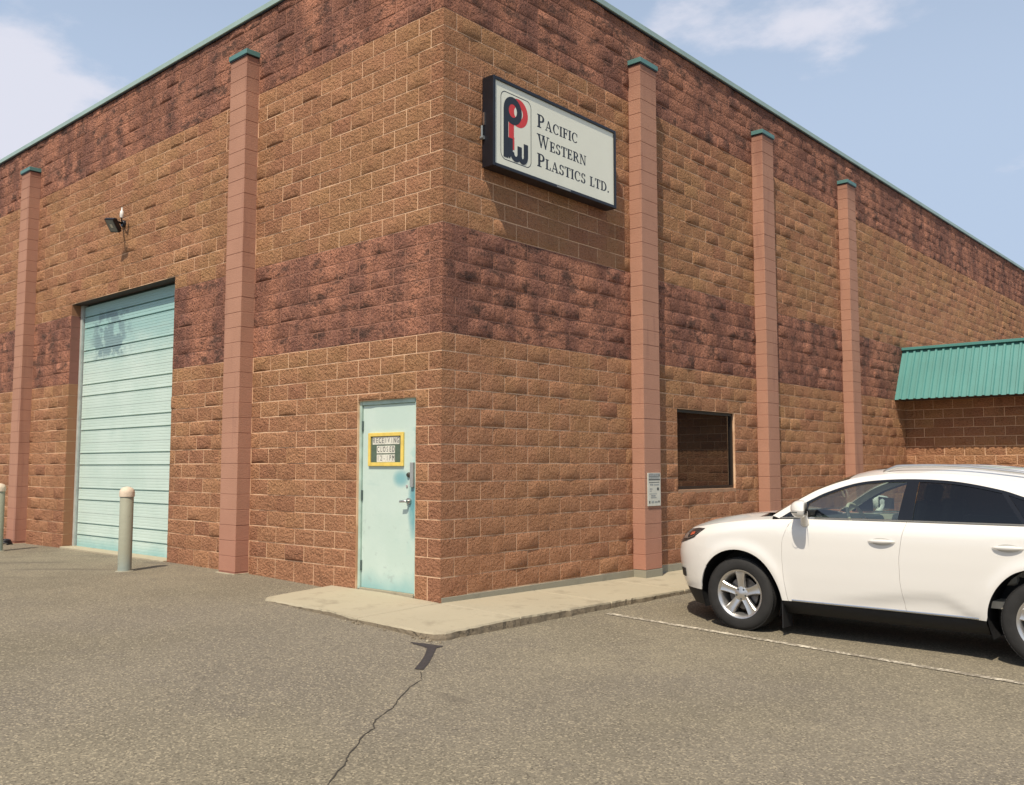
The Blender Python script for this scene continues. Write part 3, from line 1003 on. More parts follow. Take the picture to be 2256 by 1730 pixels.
class Flat:
    """flat vinyl shapes on the sign face, each lifted a hair above the last"""
    def __init__(s, d0=FACE): s.m = MB(); s.d = d0
    def poly(s, pts):
        s.d += 0.00015
        s.m.prism(pts, FACE - 0.001, s.d, P3); return s
    def rect(s, a0, b0, a1, b1): return s.poly([(a0, b0), (a1, b0), (a1, b1), (a0, b1)])
    def ring(s, c, ro, ri, a0, a1, n=28):
        s.d += 0.00015
        for k in range(n):
            p, q = R(a0 + (a1 - a0) * k / n), R(a0 + (a1 - a0) * (k + 1) / n)
            quad = [(c[0] + ri[0] * math.cos(p), c[1] + ri[1] * math.sin(p)), (c[0] + ro[0] * math.cos(p), c[1] + ro[1] * math.sin(p)),
                    (c[0] + ro[0] * math.cos(q), c[1] + ro[1] * math.sin(q)), (c[0] + ri[0] * math.cos(q), c[1] + ri[1] * math.sin(q))]
            nb = len(s.m.v)
            s.m.add([P3(a, b, s.d) for a, b in quad], [(0, 1, 2, 3)])
        return s
# serif capitals, cap height 1: R rect, Q quad, A arc band
GLY = {
 'I': (0.36, [('R', .09, 0, .27, 1), ('R', 0, 0, .36, .06), ('R', 0, .94, .36, 1)]),
 'P': (0.72, [('R', .09, 0, .27, 1), ('R', 0, 0, .38, .06), ('R', 0, .94, .40, 1), ('A', .36, .715, .34, .285, .17, .215, -90, 90), ('R', .26, .43, .37, .50)]),
 'R': (0.84, [('R', .09, 0, .27, 1), ('R', 0, 0, .36, .06), ('R', 0, .94, .40, 1), ('A', .36, .725, .34, .275, .17, .205, -90, 90), ('R', .26, .45, .37, .52), ('Q', .32, .48, .50, .48, .84, 0, .63, 0)]),
 'F': (0.66, [('R', .09, 0, .27, 1), ('R', 0, 0, .38, .06), ('R', 0, .94, .62, 1), ('R', .55, .76, .62, .95), ('R', .26, .49, .50, .55), ('R', .46, .40, .52, .64)]),
 'E': (0.70, [('R', .09, 0, .27, 1), ('R', 0, 0, .66, .06), ('R', 0, .94, .62, 1), ('R', .55, .78, .62, .95), ('R', .59, .05, .66, .24), ('R', .26, .49, .50, .55), ('R', .46, .40, .52, .64)]),
 'L': (0.64, [('R', .09, 0, .27, 1), ('R', 0, 0, .62, .06), ('R', 0, .94, .38, 1), ('R', .55, .05, .62, .27)]),
 'T': (0.74, [('R', .28, 0, .46, 1), ('R', .18, 0, .56, .06), ('R', 0, .94, .74, 1), ('R', 0, .75, .07, .95), ('R', .67, .75, .74, .95)]),
 'D': (0.86, [('R', .09, 0, .27, 1), ('R', 0, .94, .34, 1), ('R', 0, 0, .34, .06), ('A', .33, .5, .51, .5, .33, .435, -90, 90)]),
 'C': (0.80, [('A', .44, .5, .44, .52, .26, .455, 42, 318), ('R', .70, .66, .77, .93)]),
 'S': (0.62, [('A', .30, .745, .27, .27, .12, .20, 15, 262), ('A', .30, .265, .30, .28, .13, .205, -170, 82), ('R', .50, .74, .56, .96), ('R', .01, .04, .07, .27)]),
 'A': (0.90, [('Q', .07, 0, .15, 0, .46, 1, .38, 1), ('Q', .34, 1, .50, 1, .84, 0, .64, 0), ('R', .20, .29, .62, .36), ('R', 0, 0, .26, .05), ('R', .55, 0, .92, .05)]),
 'W': (1.22, [('Q', .08, 1, .27, 1, .48, 0, .37, 0), ('Q', .37, 0, .45, 0, .66, 1, .58, 1), ('Q', .52, 1, .71, 1, .92, 0, .81, 0), ('Q', .81, 0, .89, 0, 1.12, 1, 1.05, 1), ('R', 0, .95, .36, 1), ('R', .45, .95, .78, 1), ('R', .98, .95, 1.22, 1)]),
 'N': (0.90, [('R', .11, 0, .18, 1), ('R', .71, 0, .78, 1), ('Q', .07, 1, .27, 1, .79, 0, .64, 0), ('R', 0, 0, .29, .05), ('R', 0, .95, .24, 1), ('R', .60, .95, .90, 1)]),
 '.': (0.26, [('R', .04, 0, .20, .16)]),
}
def serif(word, a, b, big, small, width):
    """first letter larger; the whole word fitted to width"""
    hs = [big if i == 0 else small for i in range(len(word))]
    gap = 0.10
    tot = sum(GLY[ch][0] * h for ch, h in zip(word, hs)) + gap * small * (len(word) - 1)
    kx = width / tot
    x = a
    for ch, h in zip(word, hs):
        wd, prims = GLY[ch]
        fl = Flat()
        X = lambda u: x + u * h * kx
        Y = lambda v: b + v * h
        for p in prims:
            if p[0] == 'R': fl.rect(X(p[1] - 0.014), Y(p[2] - (0.022 if p[2] > 0.3 else 0)), X(p[3] + 0.014), Y(p[4] + (0.022 if p[4] < 0.7 else 0)))
            elif p[0] == 'Q': fl.poly([(X(p[i]), Y(p[i + 1])) for i in (1, 3, 5, 7)])
            else:
                fl.ring((X(p[1]), Y(p[2])), (p[3] * h * kx, p[4] * h), ((p[5] - 0.02) * h * kx, (p[6] - 0.02) * h), p[7], p[8])
        fl.m.build('letter', M_NAVY, sign)
        x += (wd + gap * small / h) * h * kx
    return x
serif('PACIFIC', 0.797, 0.672, 0.165, 0.128, 0.79)
serif('WESTERN', 0.790, 0.428, 0.165, 0.128, 0.975)
serif('PLASTICS', 0.797, 0.187, 0.165, 0.128, 0.955)
serif('LTD.', 1.845, 0.187, 0.128, 0.128, 0.42)
# emblem: rounded frame, black P over red P, W at the foot
def rrect(a0, b0, a1, b1, r, n=8):
    pts = []
    for cx, cy, s0 in ((a1 - r, b1 - r, 0), (a0 + r, b1 - r, 90), (a0 + r, b0 + r, 180), (a1 - r, b0 + r, 270)):
        for k in range(n + 1):
            q = R(s0 + 90 * k / n); pts.append((cx + r * math.cos(q), cy + r * math.sin(q)))
    return pts
o_, i_ = rrect(0.140, 0.118, 0.684, 0.935, 0.085), rrect(0.149, 0.127, 0.675, 0.926, 0.077)
mb = MB(); n = len(o_)
mb.add([P3(a, b, FACE + 0.0005) for a, b in o_ + i_], [(k, (k + 1) % n, (k + 1) % n + n, k + n) for k in range(n)])
mb.build('emblem_frame', M_NAVY, sign)
fl = Flat(FACE + 0.0004)
fl.ring((0.452, 0.735), (0.170, 0.172), (0.078, 0.080), 0, 360, 48)
fl.rect(0.282, 0.40, 0.372, 0.735)
fl.rect(0.350, 0.27, 0.380, 0.42)
fl.m.build('emblem_red', M_RED, sign)
fl = Flat(FACE + 0.0016)
fl.ring((0.352, 0.735), (0.160, 0.165), (0.072, 0.080), 0, 360, 48)
fl.rect(0.192, 0.150, 0.272, 0.735)
fl.poly([(0.2725, 0.40), (0.345, 0.395), (0.352, 0.26), (0.30, 0.15), (0.2725, 0.17)])
fl.ring((0.405, 0.245), (0.105, 0.110), (0.030, 0.045), 180, 360, 24)
fl.rect(0.300, 0.245, 0.350, 0.40)
fl.rect(0.435, 0.245, 0.510, 0.335)
fl.ring((0.5275, 0.245), (0.0945, 0.110), (0.0195, 0.045), 180, 360, 24)
fl.rect(0.547, 0.245, 0.622, 0.39)
fl.m.build('emblem_black', M_NAVY, sign)
# service label and conduit on the cabinet's near end
MB().box(0.05, 0.075, -0.012, 0.0, 0.50, 0.645).build('switch_plate', M_STEEL, sign)
mb = MB().tube([(0.03, -0.02, 0.345), (0.075, -0.02, 0.345)], 0.022, 12)
mb.tube([(0.045, -0.02, 0.36), (0.045, -0.02, 0.49)], 0.014, 10)
mb.build('conduit_fitting', simple('grey conduit', (0.25, 0.27, 0.27), 0.5, 0.4), sign, True, angle=40)
MB().box(SD + 0.0005, SD + 0.003, 1.15, 1.42, 0.008, 0.028).build('maker_plate', simple('maker plate', (0.22, 0.23, 0.24), 0.5), sign)

# ------------------------------------------------------------------ letter board on the door
def text_mesh(body, size, mat, name, parent, loc, rz=0.0, cond=1.0, lift=0.0008):
    cu_ = bpy.data.curves.new(name, 'FONT')
    cu_.body = body; cu_.size = size; cu_.align_x = 'CENTER'; cu_.align_y = 'CENTER'; cu_.extrude = lift; cu_.resolution_u = 3
    tmp = bpy.data.objects.new(name, cu_); COL.objects.link(tmp)
    me_ = bpy.data.meshes.new_from_object(tmp.evaluated_get(bpy.context.evaluated_depsgraph_get()))
    bpy.data.objects.remove(tmp)
    o = link(name, me_, parent, mat)
    o.location = loc; o.rotation_euler = (math.pi / 2, 0, rz); o.scale = (cond, 1, 1)
    return o
M_YEL = simple('yellow painted frame', (0.76, 0.56, 0.12), 0.5, 0, 0.1, 12)
M_BOARD = simple('grey-green letter board', (0.085, 0.125, 0.085), 0.7, 0, 0.1, 20)
M_TILE = simple('white letter tile', (0.70, 0.68, 0.58), 0.5)
db = tag(empty('letter_board', (-0.952, 0.049, 1.388)), 'yellow-framed letter board on the mint door reading receiving closed 12-1PM', 'sign')
BW, BH, fr = 0.612, 0.384, 0.042
MB().box(-BW / 2 + 0.01, BW / 2 - 0.01, -0.010, -0.001, 0.01, BH - 0.01).build('board', M_BOARD, db)
mb = MB()
for a in ((-BW / 2, -BW / 2 + fr, 0, BH), (BW / 2 - fr, BW / 2, 0, BH), (-BW / 2 + fr, BW / 2 - fr, 0, fr), (-BW / 2 + fr, BW / 2 - fr, BH - fr, BH)):
    mb.box(a[0], a[1], -0.024, -0.002, a[2], a[3])
mb.build('frame', M_YEL, db, bevel=0.004)
for word, zc_, wd in (('RECEIVING', 0.292, 0.052), ('CLOSED', 0.190, 0.053), ('12-1PM', 0.090, 0.053)):
    x = -wd * len(word) / 2 + wd / 2
    for ch in word:
        tl = MB().box(x - wd * 0.47, x + wd * 0.47, -0.0125, -0.0105, zc_ - 0.043, zc_ + 0.043).build('letter_tile', M_TILE, db)
        text_mesh(ch, 0.088, M_NAVY, 'letter', tl, (x, -0.0130, zc_), cond=0.62)
        x += wd

# ------------------------------------------------------------------ small notice on the pilaster
M_NOTICE = simple('pale notice board', (0.60, 0.60, 0.52), 0.5, 0, 0.06, 12)
M_GREY = simple('dark grey print', (0.10, 0.11, 0.105), 0.6, 0, 0.2, 40)
M_MIDG = simple('mid grey print', (0.30, 0.32, 0.31), 0.6, 0, 0.2, 40)
nt = tag(empty('notice_sign', (DP + 0.003, 3.815, 0.850)), 'small grey and white notice plate on the pilaster left of the window', 'sign')
NW, NH = 0.312, 0.447
MB().box(0.0, 0.012, -NW / 2, NW / 2, 0, NH).build('plate', M_NOTICE, nt, bevel=0.002)
def bars(name, mat, items):
    mb = MB()
    for k, (a, b, c_, d) in enumerate(items):
        mb.box(0.0122, 0.0130 + 0.0001 * k, -NW / 2 + a * NW, -NW / 2 + c_ * NW, b * NH, d * NH)
    mb.build(name, mat, nt)
bars('header_print', M_MIDG, [(0.08, 0.905, 0.92, 0.985), (0.08, 0.83, 0.92, 0.875)])
bars('dark_print', M_GREY, [(0.06, 0.885, 0.94, 0.900), (0.06, 0.775, 0.94, 0.815), (0.86, 0.901, 0.93, 0.985), (0.08, 0.705, 0.90, 0.725), (0.07, 0.08, 0.17, 0.155), (0.80, 0.10, 0.90, 0.155), (0.70, 0.47, 0.86, 0.555)])
bars('line_print', M_MIDG, [(0.16, 0.62, 0.42, 0.67), (0.48, 0.62, 0.88, 0.66), (0.14, 0.50, 0.34, 0.53), (0.14, 0.44, 0.28, 0.465), (0.10, 0.36, 0.70, 0.375), (0.24, 0.29, 0.58, 0.33), (0.22, 0.24, 0.66, 0.265), (0.26, 0.09, 0.46, 0.16), (0.52, 0.10, 0.76, 0.14)])

# ------------------------------------------------------------------ flood light above the loading door
fl_ = tag(empty('flood_light', (-7.56, 0, 5.30)), 'black square flood light with white sensor on the wall above the loading door', 'light')
MB().lathe([(0, 0.0), (0.060, 0.0), (0.060, -0.035), (0.05, -0.05), (0, -0.05)], lambda a, b, h: (a, h, b + 0.08), 20).build('wall_box', M_BLACK, fl_, True, angle=40)
hc = Vector((0.16, -0.27, -0.02))
fwd = Vector((0.10, -0.72, -0.60)).normalized(); rt_ = fwd.cross(Vector((0, 0, 1))).normalized()
up_ = rt_.cross(fwd).normalized()
rt2 = (rt_ * math.cos(0.18) + up_ * math.sin(0.18)); up2 = (up_ * math.cos(0.18) - rt_ * math.sin(0.18))
mb = MB().tube([(0, -0.06, 0.08), (0.04, -0.12, 0.085), (0.10, -0.17, 0.06), tuple(hc - fwd * 0.04)], 0.018, 10)
mb.build('arm', M_BLACK, fl_, True, angle=50)
head = MB().obox(hc, rt2 * 0.105, up2 * 0.120, fwd * 0.026)
for k in range(-4, 5):
    head.obox(hc - fwd * 0.045 + rt2 * 0.021 * k, rt2 * 0.003, up2 * 0.10, fwd * 0.016)
hd = head.build('lamp_head', M_BLACK, fl_, bevel=0.006)
MB().obox(hc + fwd * 0.028, rt2 * 0.086, up2 * 0.100, fwd * 0.003).build('lens', simple('lens glass', (0.20, 0.21, 0.19), 0.12, 0.3), hd)
MB().obox(hc + fwd * 0.0325, rt2 * 0.025, up2 * 0.03, fwd * 0.001).build('led_panel', simple('led panel', (0.55, 0.52, 0.40), 0.4), hd)
mb = MB().lathe([(0, 0.19), (0.012, 0.186), (0.014, 0.14), (0.028, 0.12), (0.032, 0.06), (0.026, 0.02), (0, 0.014)], lambda a, b, h: (0.20 + a + h * 0.05, -0.15 + b, h + 0.10), 16)
mb.build('sensor', M_WHITEPIPE, fl_, True, angle=50)
MB().tube([(0.02, -0.05, 0.09), (0.12, -0.11, 0.085), (0.20, -0.15, 0.13)], 0.012, 8).build('sensor_arm', M_BLACK, fl_, True)

# ------------------------------------------------------------------ bollards at the loading door
def bollard_mat():
    t = NT('chipped grey-green bollard paint')
    z = t.xyz()[2]
    c = t.mix(t.noise(3, 5), (0.27, 0.27, 0.20), (0.37, 0.37, 0.275))
    c = t.mix(t.step(t.math('ADD', z, t.math('MULTIPLY', t.noise(8, 4), 0.3)), 0.40, 0.15, 0, 0.55), c, (0.24, 0.31, 0.30))
    c = t.mix(t.step(t.noise(7, 5, 0.65, stretch=(1, 1, 0.5)), 0.64, 0.70, 0, 0.9), c, (0.33, 0.24, 0.10))
    c = t.mix(t.step(t.noise(16, 5, 0.65), 0.66, 0.72, 0, 0.9), c, (0.08, 0.045, 0.03))
    t.bump(t.noise(30, 4), 0.003)
    return t.fin(c, 0.6)
M_BOL = bollard_mat()
M_BCAP = simple('weathered concrete cap', (0.62, 0.51, 0.39), 0.8, 0, 0.12, 9, 0.003, 50)
def bollard(x, y, label):
    z0 = G(x)
    t = tag(empty('bollard', (x, y, z0)), label, 'bollard', 'bollards guarding the loading door')
    rr = 0.088
    MB().lathe([(0, -0.25), (rr, -0.25), (rr, 1.02), (rr - 0.008, 1.035), (0, 1.035)], lambda a, b, h: (a, b, h), 32).build('post', M_BOL, t, True, angle=40)
    MB().lathe([(0, 1.00), (rr + 0.010, 1.00), (rr + 0.011, 1.06), (rr + 0.004, 1.09), (rr - 0.020, 1.118), (rr - 0.055, 1.132), (0, 1.137)], lambda a, b, h: (a, b, h), 32).build('cap', M_BCAP, t, True, angle=60)
    MB().lathe([(rr + 0.03, 0.001), (rr + 0.025, 0.008), (rr, 0.012)], lambda a, b, h: (a, b, h), 24).build('base_grout', M_FOUND, t, True)
bollard(-5.10, -0.99, 'grey-green steel bollard with pale cap in front of the loading door')
bollard(-9.70, -0.99, 'grey-green steel bollard at the left edge, beside a coiled hose')
hz = G(-11.2)
pts = []
for k in range(48):
    a = k * 0.33
    pts.append((-11.16 + (0.15 - 0.0008 * k) * math.cos(a), -0.36 + (0.12 - 0.0006 * k) * math.sin(a), hz + 0.018 + 0.0014 * k + 0.004 * math.sin(a * 3.1)))
pts = [(-12.2, -0.12, hz + 0.02), (-11.7, -0.16, hz + 0.02), (-11.3, -0.25, hz + 0.02)] + pts
tag(MB().tube(pts, 0.016, 8).build('coiled_hose', M_BLACK, None, True), 'black hose coiled on the asphalt by the far left pilaster', 'hose')
# ------------------------------------------------------------------ white crossover parked nose-in
def paint_mat():
    t = NT('pearl white car paint')
    return t.fin((0.76, 0.735, 0.685), 0.38, 0.0, Coat_Weight=0.9, Coat_Roughness=0.04, Specular_IOR_Level=0.4)
M_PAINT = paint_mat()
M_PLAST = simple('black plastic trim', (0.010, 0.010, 0.011), 0.65, 0, 0.15, 20)
M_GLOSSB = simple('gloss black pillar', (0.010, 0.011, 0.014), 0.12, 0, 0.05, 5)
M_RUBBER = simple('tyre rubber', (0.019, 0.018, 0.017), 0.8, 0, 0.2, 12, 0.002, 90)
M_ALLOY = simple('silver alloy', (0.60, 0.585, 0.56), 0.32, 0.85, 0.05, 6)
M_CHROME = simple('chrome strip', (0.70, 0.74, 0.80), 0.12, 1.0, 0.02, 5)
M_DISC = simple('brake disc', (0.16, 0.15, 0.145), 0.4, 0.8, 0.2, 20)
M_BEIGE = simple('beige interior', (0.62, 0.57, 0.46), 0.8, 0, 0.06, 8)
M_DASH = simple('dark dashboard', (0.05, 0.06, 0.06), 0.6)
def car_glass(name, tint, ref):
    t = NT(name)
    tr = t.n('ShaderNodeBsdfTransparent'); tr.inputs[0].default_value = (*tint, 1)
    gl = t.n('ShaderNodeBsdfGlossy'); gl.inputs['Roughness'].default_value = 0.01
    lw = t.n('ShaderNodeLayerWeight'); lw.inputs[0].default_value = 0.5
    fac = t.math('MULTIPLY_ADD', t.math('POWER', lw.outputs['Facing'], 4.0), 0.75, ref)
    mx_ = t.n('ShaderNodeMixShader')
    t.t.links.new(fac, mx_.inputs[0]); t.t.links.new(tr.outputs[0], mx_.inputs[1]); t.t.links.new(gl.outputs[0], mx_.inputs[2])
    t.t.links.new(mx_.outputs[0], t.out.inputs[0])
    return t.m
M_GLASS = car_glass('green tinted glass', (0.70, 0.80, 0.74), 0.16)
M_PRIV = car_glass('dark privacy glass', (0.055, 0.065, 0.075), 0.07)

car = tag(empty('car', (2.632, 2.514, -0.25)), 'white crossover car parked nose-in towards the wall', 'car')
HR, RA, WB = 0.36, 0.445, 2.74                           # hub height, arch radius, wheelbase
ip = lambda t_: (lambda x: float(np.interp(x, [a for a, b in t_], [b for a, b in t_])))
front_x = ip([(0.15, -0.81), (0.30, -0.90), (0.45, -0.965), (0.60, -0.995), (0.72, -1.005), (0.82, -0.98), (0.90, -0.93), (0.96, -0.865), (1.02, -0.78), (1.2, -0.65)])
rear_x = ip([(0.15, 3.58), (0.30, 3.70), (0.50, 3.78), (0.70, 3.79), (0.90, 3.74), (1.05, 3.66), (1.2, 3.60)])
half_w = ip([(0.15, 0.855), (0.33, 0.908), (0.45, 0.922), (0.60, 0.934), (0.80, 0.9425), (0.95, 0.943), (1.04, 0.938), (1.2, 0.925)])
belt_z = ip([(-0.98, 0.935), (-0.84, 0.953), (-0.66, 0.985), (-0.5, 1.008), (-0.2, 1.058), (0.1, 1.096), (0.4, 1.121), (0.6, 1.131), (1.6, 1.137), (2.6, 1.140), (3.1, 1.155), (3.4, 1.165), (3.6, 1.12), (3.8, 1.05)])
XF, XB, NX_, MX_ = 0.30, 2.55, 4.0, 2.2
def sstep(a, b, x):
    t_ = min(1, max(0, (x - a) / (b - a))); return t_ * t_ * (3 - 2 * t_)
def side_v(X, z):
    v = half_w(z)
    if X < XF:
        g_ = min(1, (XF - X) / (XF - front_x(z))); v *= max(0, 1 - g_ ** NX_) ** (1 / MX_)
    elif X > XB:
        g_ = min(1, (X - XB) / (rear_x(z) - XB)); v *= max(0, 1 - g_ ** NX_) ** (1 / MX_)
    bz = belt_z(X)
    v -= 0.058 * sstep(bz - 0.10, bz + 0.03, z) * min(1, v * 2)
    for hx in (0, WB):
        r_ = math.hypot(X - hx, z - HR)
        v += 0.017 * math.exp(-((r_ - 0.465) / 0.06) ** 2) * min(1, v * 1.5)
    # sculpted lower door
    if 0.5 < X < 2.4:
        line = 0.40 + 0.10 * sstep(0.9, 1.9, X) - 0.17 * sstep(1.9, 2.3, X)
        v -= 0.020 * sstep(line + 0.03, line - 0.05, z) * sstep(0.7, 1.5, X)
    return v
gapF = ip([(0.33, 0.530), (0.37, 0.519), (0.557, 0.490), (0.75, 0.478), (0.925, 0.486), (1.07, 0.545), (1.14, 0.60)])
gapB = ip([(0.33, 1.628), (0.355, 1.621), (0.615, 1.586), (0.82, 1.586), (1.0, 1.613), (1.14, 1.647)])
gapR = ip([(0.33, 2.62), (0.75, 2.60), (0.95, 2.66), (1.05, 2.68), (1.14, 2.66)])
def warp(X, z):
    d = 0
    for g_, x0, wd in ((gapF, 0.50, 0.30), (gapB, 1.60, 0.5), (gapR, 2.62, 0.3)):
        d += (g_(z) - x0) * (1 - sstep(0, wd, abs(X - x0)))
    return X + d
SILL = 0.345
def skin_panel(name, xs_, zlo, zhi, rows, s, mat=None, parent=None, mb=None, off=0.0):
    grid = []
    for X in xs_:
        a, b = zlo(X), zhi(X)
        col_ = []
        for j in range(rows + 1):
            z = a + (b - a) * j / rows
            Xw = warp(X, z)
            col_.append((Xw, s * (side_v(Xw, z) + off), z))
        grid.append(col_)
    m = mb or MB()
    m.grid(grid, flip=(s > 0))
    if mb is None:
        return m.build(name, mat or M_PAINT, parent or car, True, solid=0.012, offset=-1, out=(1.4, 0, 0.6))
def lin(a, b, n): return [a + (b - a) * k / n for k in range(n + 1)]
def arch_z(X, hx, r_=RA):
    d = r_ * r_ - (X - hx) ** 2
    return HR + math.sqrt(d) if d > 0 else HR
def arch_xs(hx, a0, a1, n=18, r_=RA):
    return [hx + r_ * math.cos(R(a0 + (a1 - a0) * k / n)) for k in range(n + 1)]
XE = ip([(0.2, -0.43), (0.30, -0.441), (0.36, -0.445), (0.45, -0.436), (0.55, -0.402), (0.62, -0.361), (0.80, -0.52), (1.2, -0.52)])
def nose(s, z0, zt_fn, rows, cols, off=0.0, zt_is=None):
    """bumper strip from the centre line to its rear edge; returns grid of columns"""
    out_ = []
    for i in range(cols + 1):
        p = i / cols
        col_ = []
        for j in range(rows + 1):
            z = z0 + (0.95 - z0) * j / rows
            for _ in range(4):
                fx_ = front_x(z)
                ge = (XF - XE(z)) / (XF - fx_)
                ph0, ph1 = math.pi / 2, math.asin(min(1, ge ** (NX_ / 2)))
                ph = ph0 + (ph1 - ph0) * p
                X = XF - (XF - fx_) * math.sin(ph) ** (2 / NX_)
                z = z0 + (zt_fn(X) - z0) * j / rows
            col_.append((X, s * max(0, side_v(X, z) + (off if i else 0)), z))
        out_.append(col_)
    return out_
# panels, both sides
LOWER = {}
for s in (-1, 1):
    xs_f = sorted(lin(-0.52, -0.365, 6) + arch_xs(0, 144, 2, 22) + lin(0.445, 0.4985, 3))
    def zlo_f(X):
        if X < -0.361: return 0.62 + (0.80 - 0.62) * (-0.361 - X) / 0.159
        if X < 0.4447: return max(arch_z(X, 0), 0.36 if X < 0 else SILL)
        return SILL
    skin_panel('fender', xs_f, zlo_f, belt_z, 14, s)
    dr = skin_panel('front_door', lin(0.5015, 1.5985, 30), lambda X: SILL, belt_z, 18, s)
    xs_r = sorted(lin(1.6015, 2.28, 18) + [x for x in arch_xs(WB, 178, 104, 16, 0.452) if x < 2.61] + [2.6135])
    zlo_r = lambda X: SILL if X < WB - 0.4518 else max(SILL, arch_z(X, WB, 0.452))
    dr2 = skin_panel('rear_door', xs_r, zlo_r, belt_z, 18, s)
    xs_q = sorted([2.6165] + [x for x in arch_xs(WB, 102, 2, 18, 0.452) if x > 2.62] + lin(3.20, 3.40, 5))
    skin_panel('rear_quarter', xs_q, lambda X: SILL if X > WB + 0.4516 else arch_z(X, WB, 0.452), belt_z, 14, s)
    # tail half
    g_ = []
    for i in range(19):
        col_ = []
        for j in range(13):
            z = 0.25 + 0.8 * j / 12
            for _ in range(4):
                rx = rear_x(z); ge = (3.405 - XB) / (rx - XB)
                ph1 = math.asin(ge ** (NX_ / 2)); ph = ph1 + (math.pi / 2 - ph1) * i / 18
                X = XB + (rx - XB) * math.sin(ph) ** (2 / NX_)
                z = 0.25 + (belt_z(X) - 0.25) * j / 12
            col_.append((X, s * max(0, side_v(X, z)), z))
        g_.append(col_)
    LOWER[('tail', s)] = g_
    # handles
    for door, xa in ((dr, 1.315), (dr2, 2.345)):
        xc, zc_ = xa + 0.125, 0.962
        mb = MB()
        rows_ = []
        for i in range(13):
            u = i / 12; q = math.sin(math.pi * u) ** 0.5
            X = xa + 0.25 * u
            base = side_v(X, zc_)
            ring = []
            for k in range(10):
                a = 2 * math.pi * k / 10
                ring.append((X, s * (base + 0.004 + 0.024 * q + 0.010 * q * math.cos(a)), zc_ + 0.004 * (u - 0.5) + 0.019 * q * math.sin(a)))
            rows_.append(ring + [ring[0]])
        mb.grid(rows_, flip=(s < 0))
        mb.build('handle', M_PAINT, door, True)
        cup = []
        for i in range(9):
            u = i / 8; X = xa + 0.03 + 0.19 * u; q = math.sin(math.pi * u) ** 0.5
            cup.append([(X, s * (side_v(X, zc_ + w_ * 0.034 * q) + 0.0016), zc_ - 0.004 + w_ * 0.034 * q) for w_ in (-1, -0.5, 0, 0.5, 1)])
        MB().grid(cup, flip=(s > 0)).build('handle_cup_shade', simple('handle cup shade', (0.55, 0.53, 0.48), 0.5), door, True)  # greyer patch on the skin, shade of the handle cup put into colour
    # belt chrome, sill reflection strip, rocker, mud flap
    MB().grid([[(X, s * (side_v(X, belt_z(X)) + d), belt_z(X) + h) for d, h in ((-0.012, 0.004), (0.004, 0.004), (0.004, 0.018), (-0.014, 0.020))] for X in lin(0.46, 3.08, 50)], flip=(s > 0)).build('belt_moulding', M_CHROME, car, True, angle=30)
    MB().grid([[(X, s * v_, z) for v_, z in ((side_v(X, SILL) - 0.03, SILL + 0.004), (side_v(X, SILL) - 0.028, SILL - 0.03), (0.850, 0.275), (0.800, 0.215), (0.74, 0.205), (0.68, 0.21))] for X in lin(0.462, 2.275, 30)], flip=(s < 0)).build('rocker_trim', M_PLAST, car, True)
    MB().grid([[(X, s * (side_v(X, SILL + h) + d), SILL + h) for d, h in ((0.001, 0.001), (0.005, 0.003), (0.005, 0.015), (0.001, 0.017))] for X in lin(0.56, 2.22, 30)], flip=(s > 0)).build('sill_reflection_strip', M_CHROME, car, True)  # chrome strip added for the sky reflection along the door bottoms
    MB().box(0.452, 0.464, min(s * 0.70, s * 0.905), max(s * 0.70, s * 0.905), 0.075, 0.40).build('mud_flap', M_PLAST, car, bevel=0.004)
    # wheel arch liners
    for hx in (0, WB):
        rr = 0.452 if hx else RA + 0.004
        rows_ = []
        for k in range(25):
            a = R(-22 + (224 * k / 24))
            X, z = hx + rr * math.cos(a), HR + rr * math.sin(a)
            vo = side_v(X, max(z, 0.3)) - 0.010
            rows_.append([(X, s * vo, z), (hx + (rr + 0.012) * math.cos(a), s * (vo - 0.05), HR + (rr + 0.012) * math.sin(a)), (X, s * 0.58, z)])
        mb = MB().grid(rows_)
        c0 = len(mb.v); mb.v.append((hx, s * 0.58, HR))
        for k in range(24):
            mb.f.append((k * 3 + 2, (k + 1) * 3 + 2, c0))
        mb.build('wheel_arch_liner', M_PLAST, car)
# bumper, hood
nose_cols = {s: nose(s, 0.365, belt_z, 16, 24) for s in (-1, 1)}
full = [c_ for c_ in nose_cols[-1][::-1]] + nose_cols[1][1:]
MB().grid(full, flip=True).build('front_bumper', M_PAINT, car, True, solid=0.012, out=(1.4, 0, 0.6))
lip = {s: nose(s, 0.20, lambda X: 0.372, 4, 16, -0.012) for s in (-1, 1)}
MB().grid(lip[-1][::-1] + lip[1][1:], flip=True).build('front_valance', M_PLAST, car, True)
def nose_patch(name, mat, parent, s, xa, xb, zb_, zt_, n=14, m=6, off=0.004, both=False):
    rows_ = []
    for i in range(n + 1):
        X = xa + (xb - xa) * i / n
        rows_.append([(X - off, s * (side_v(X, zb_(X) + (zt_(X) - zb_(X)) * j / m) + off), zb_(X) + (zt_(X) - zb_(X)) * j / m) for j in range(m + 1)])
    return MB().grid(rows_, flip=(s > 0)).build(name, mat, parent, True)
M_LENS = simple('smoked headlight lens', (0.030, 0.030, 0.034), 0.08, 0.0, 0.2, 30)
M_AMBER = simple('amber reflector', (0.50, 0.10, 0.05), 0.25)
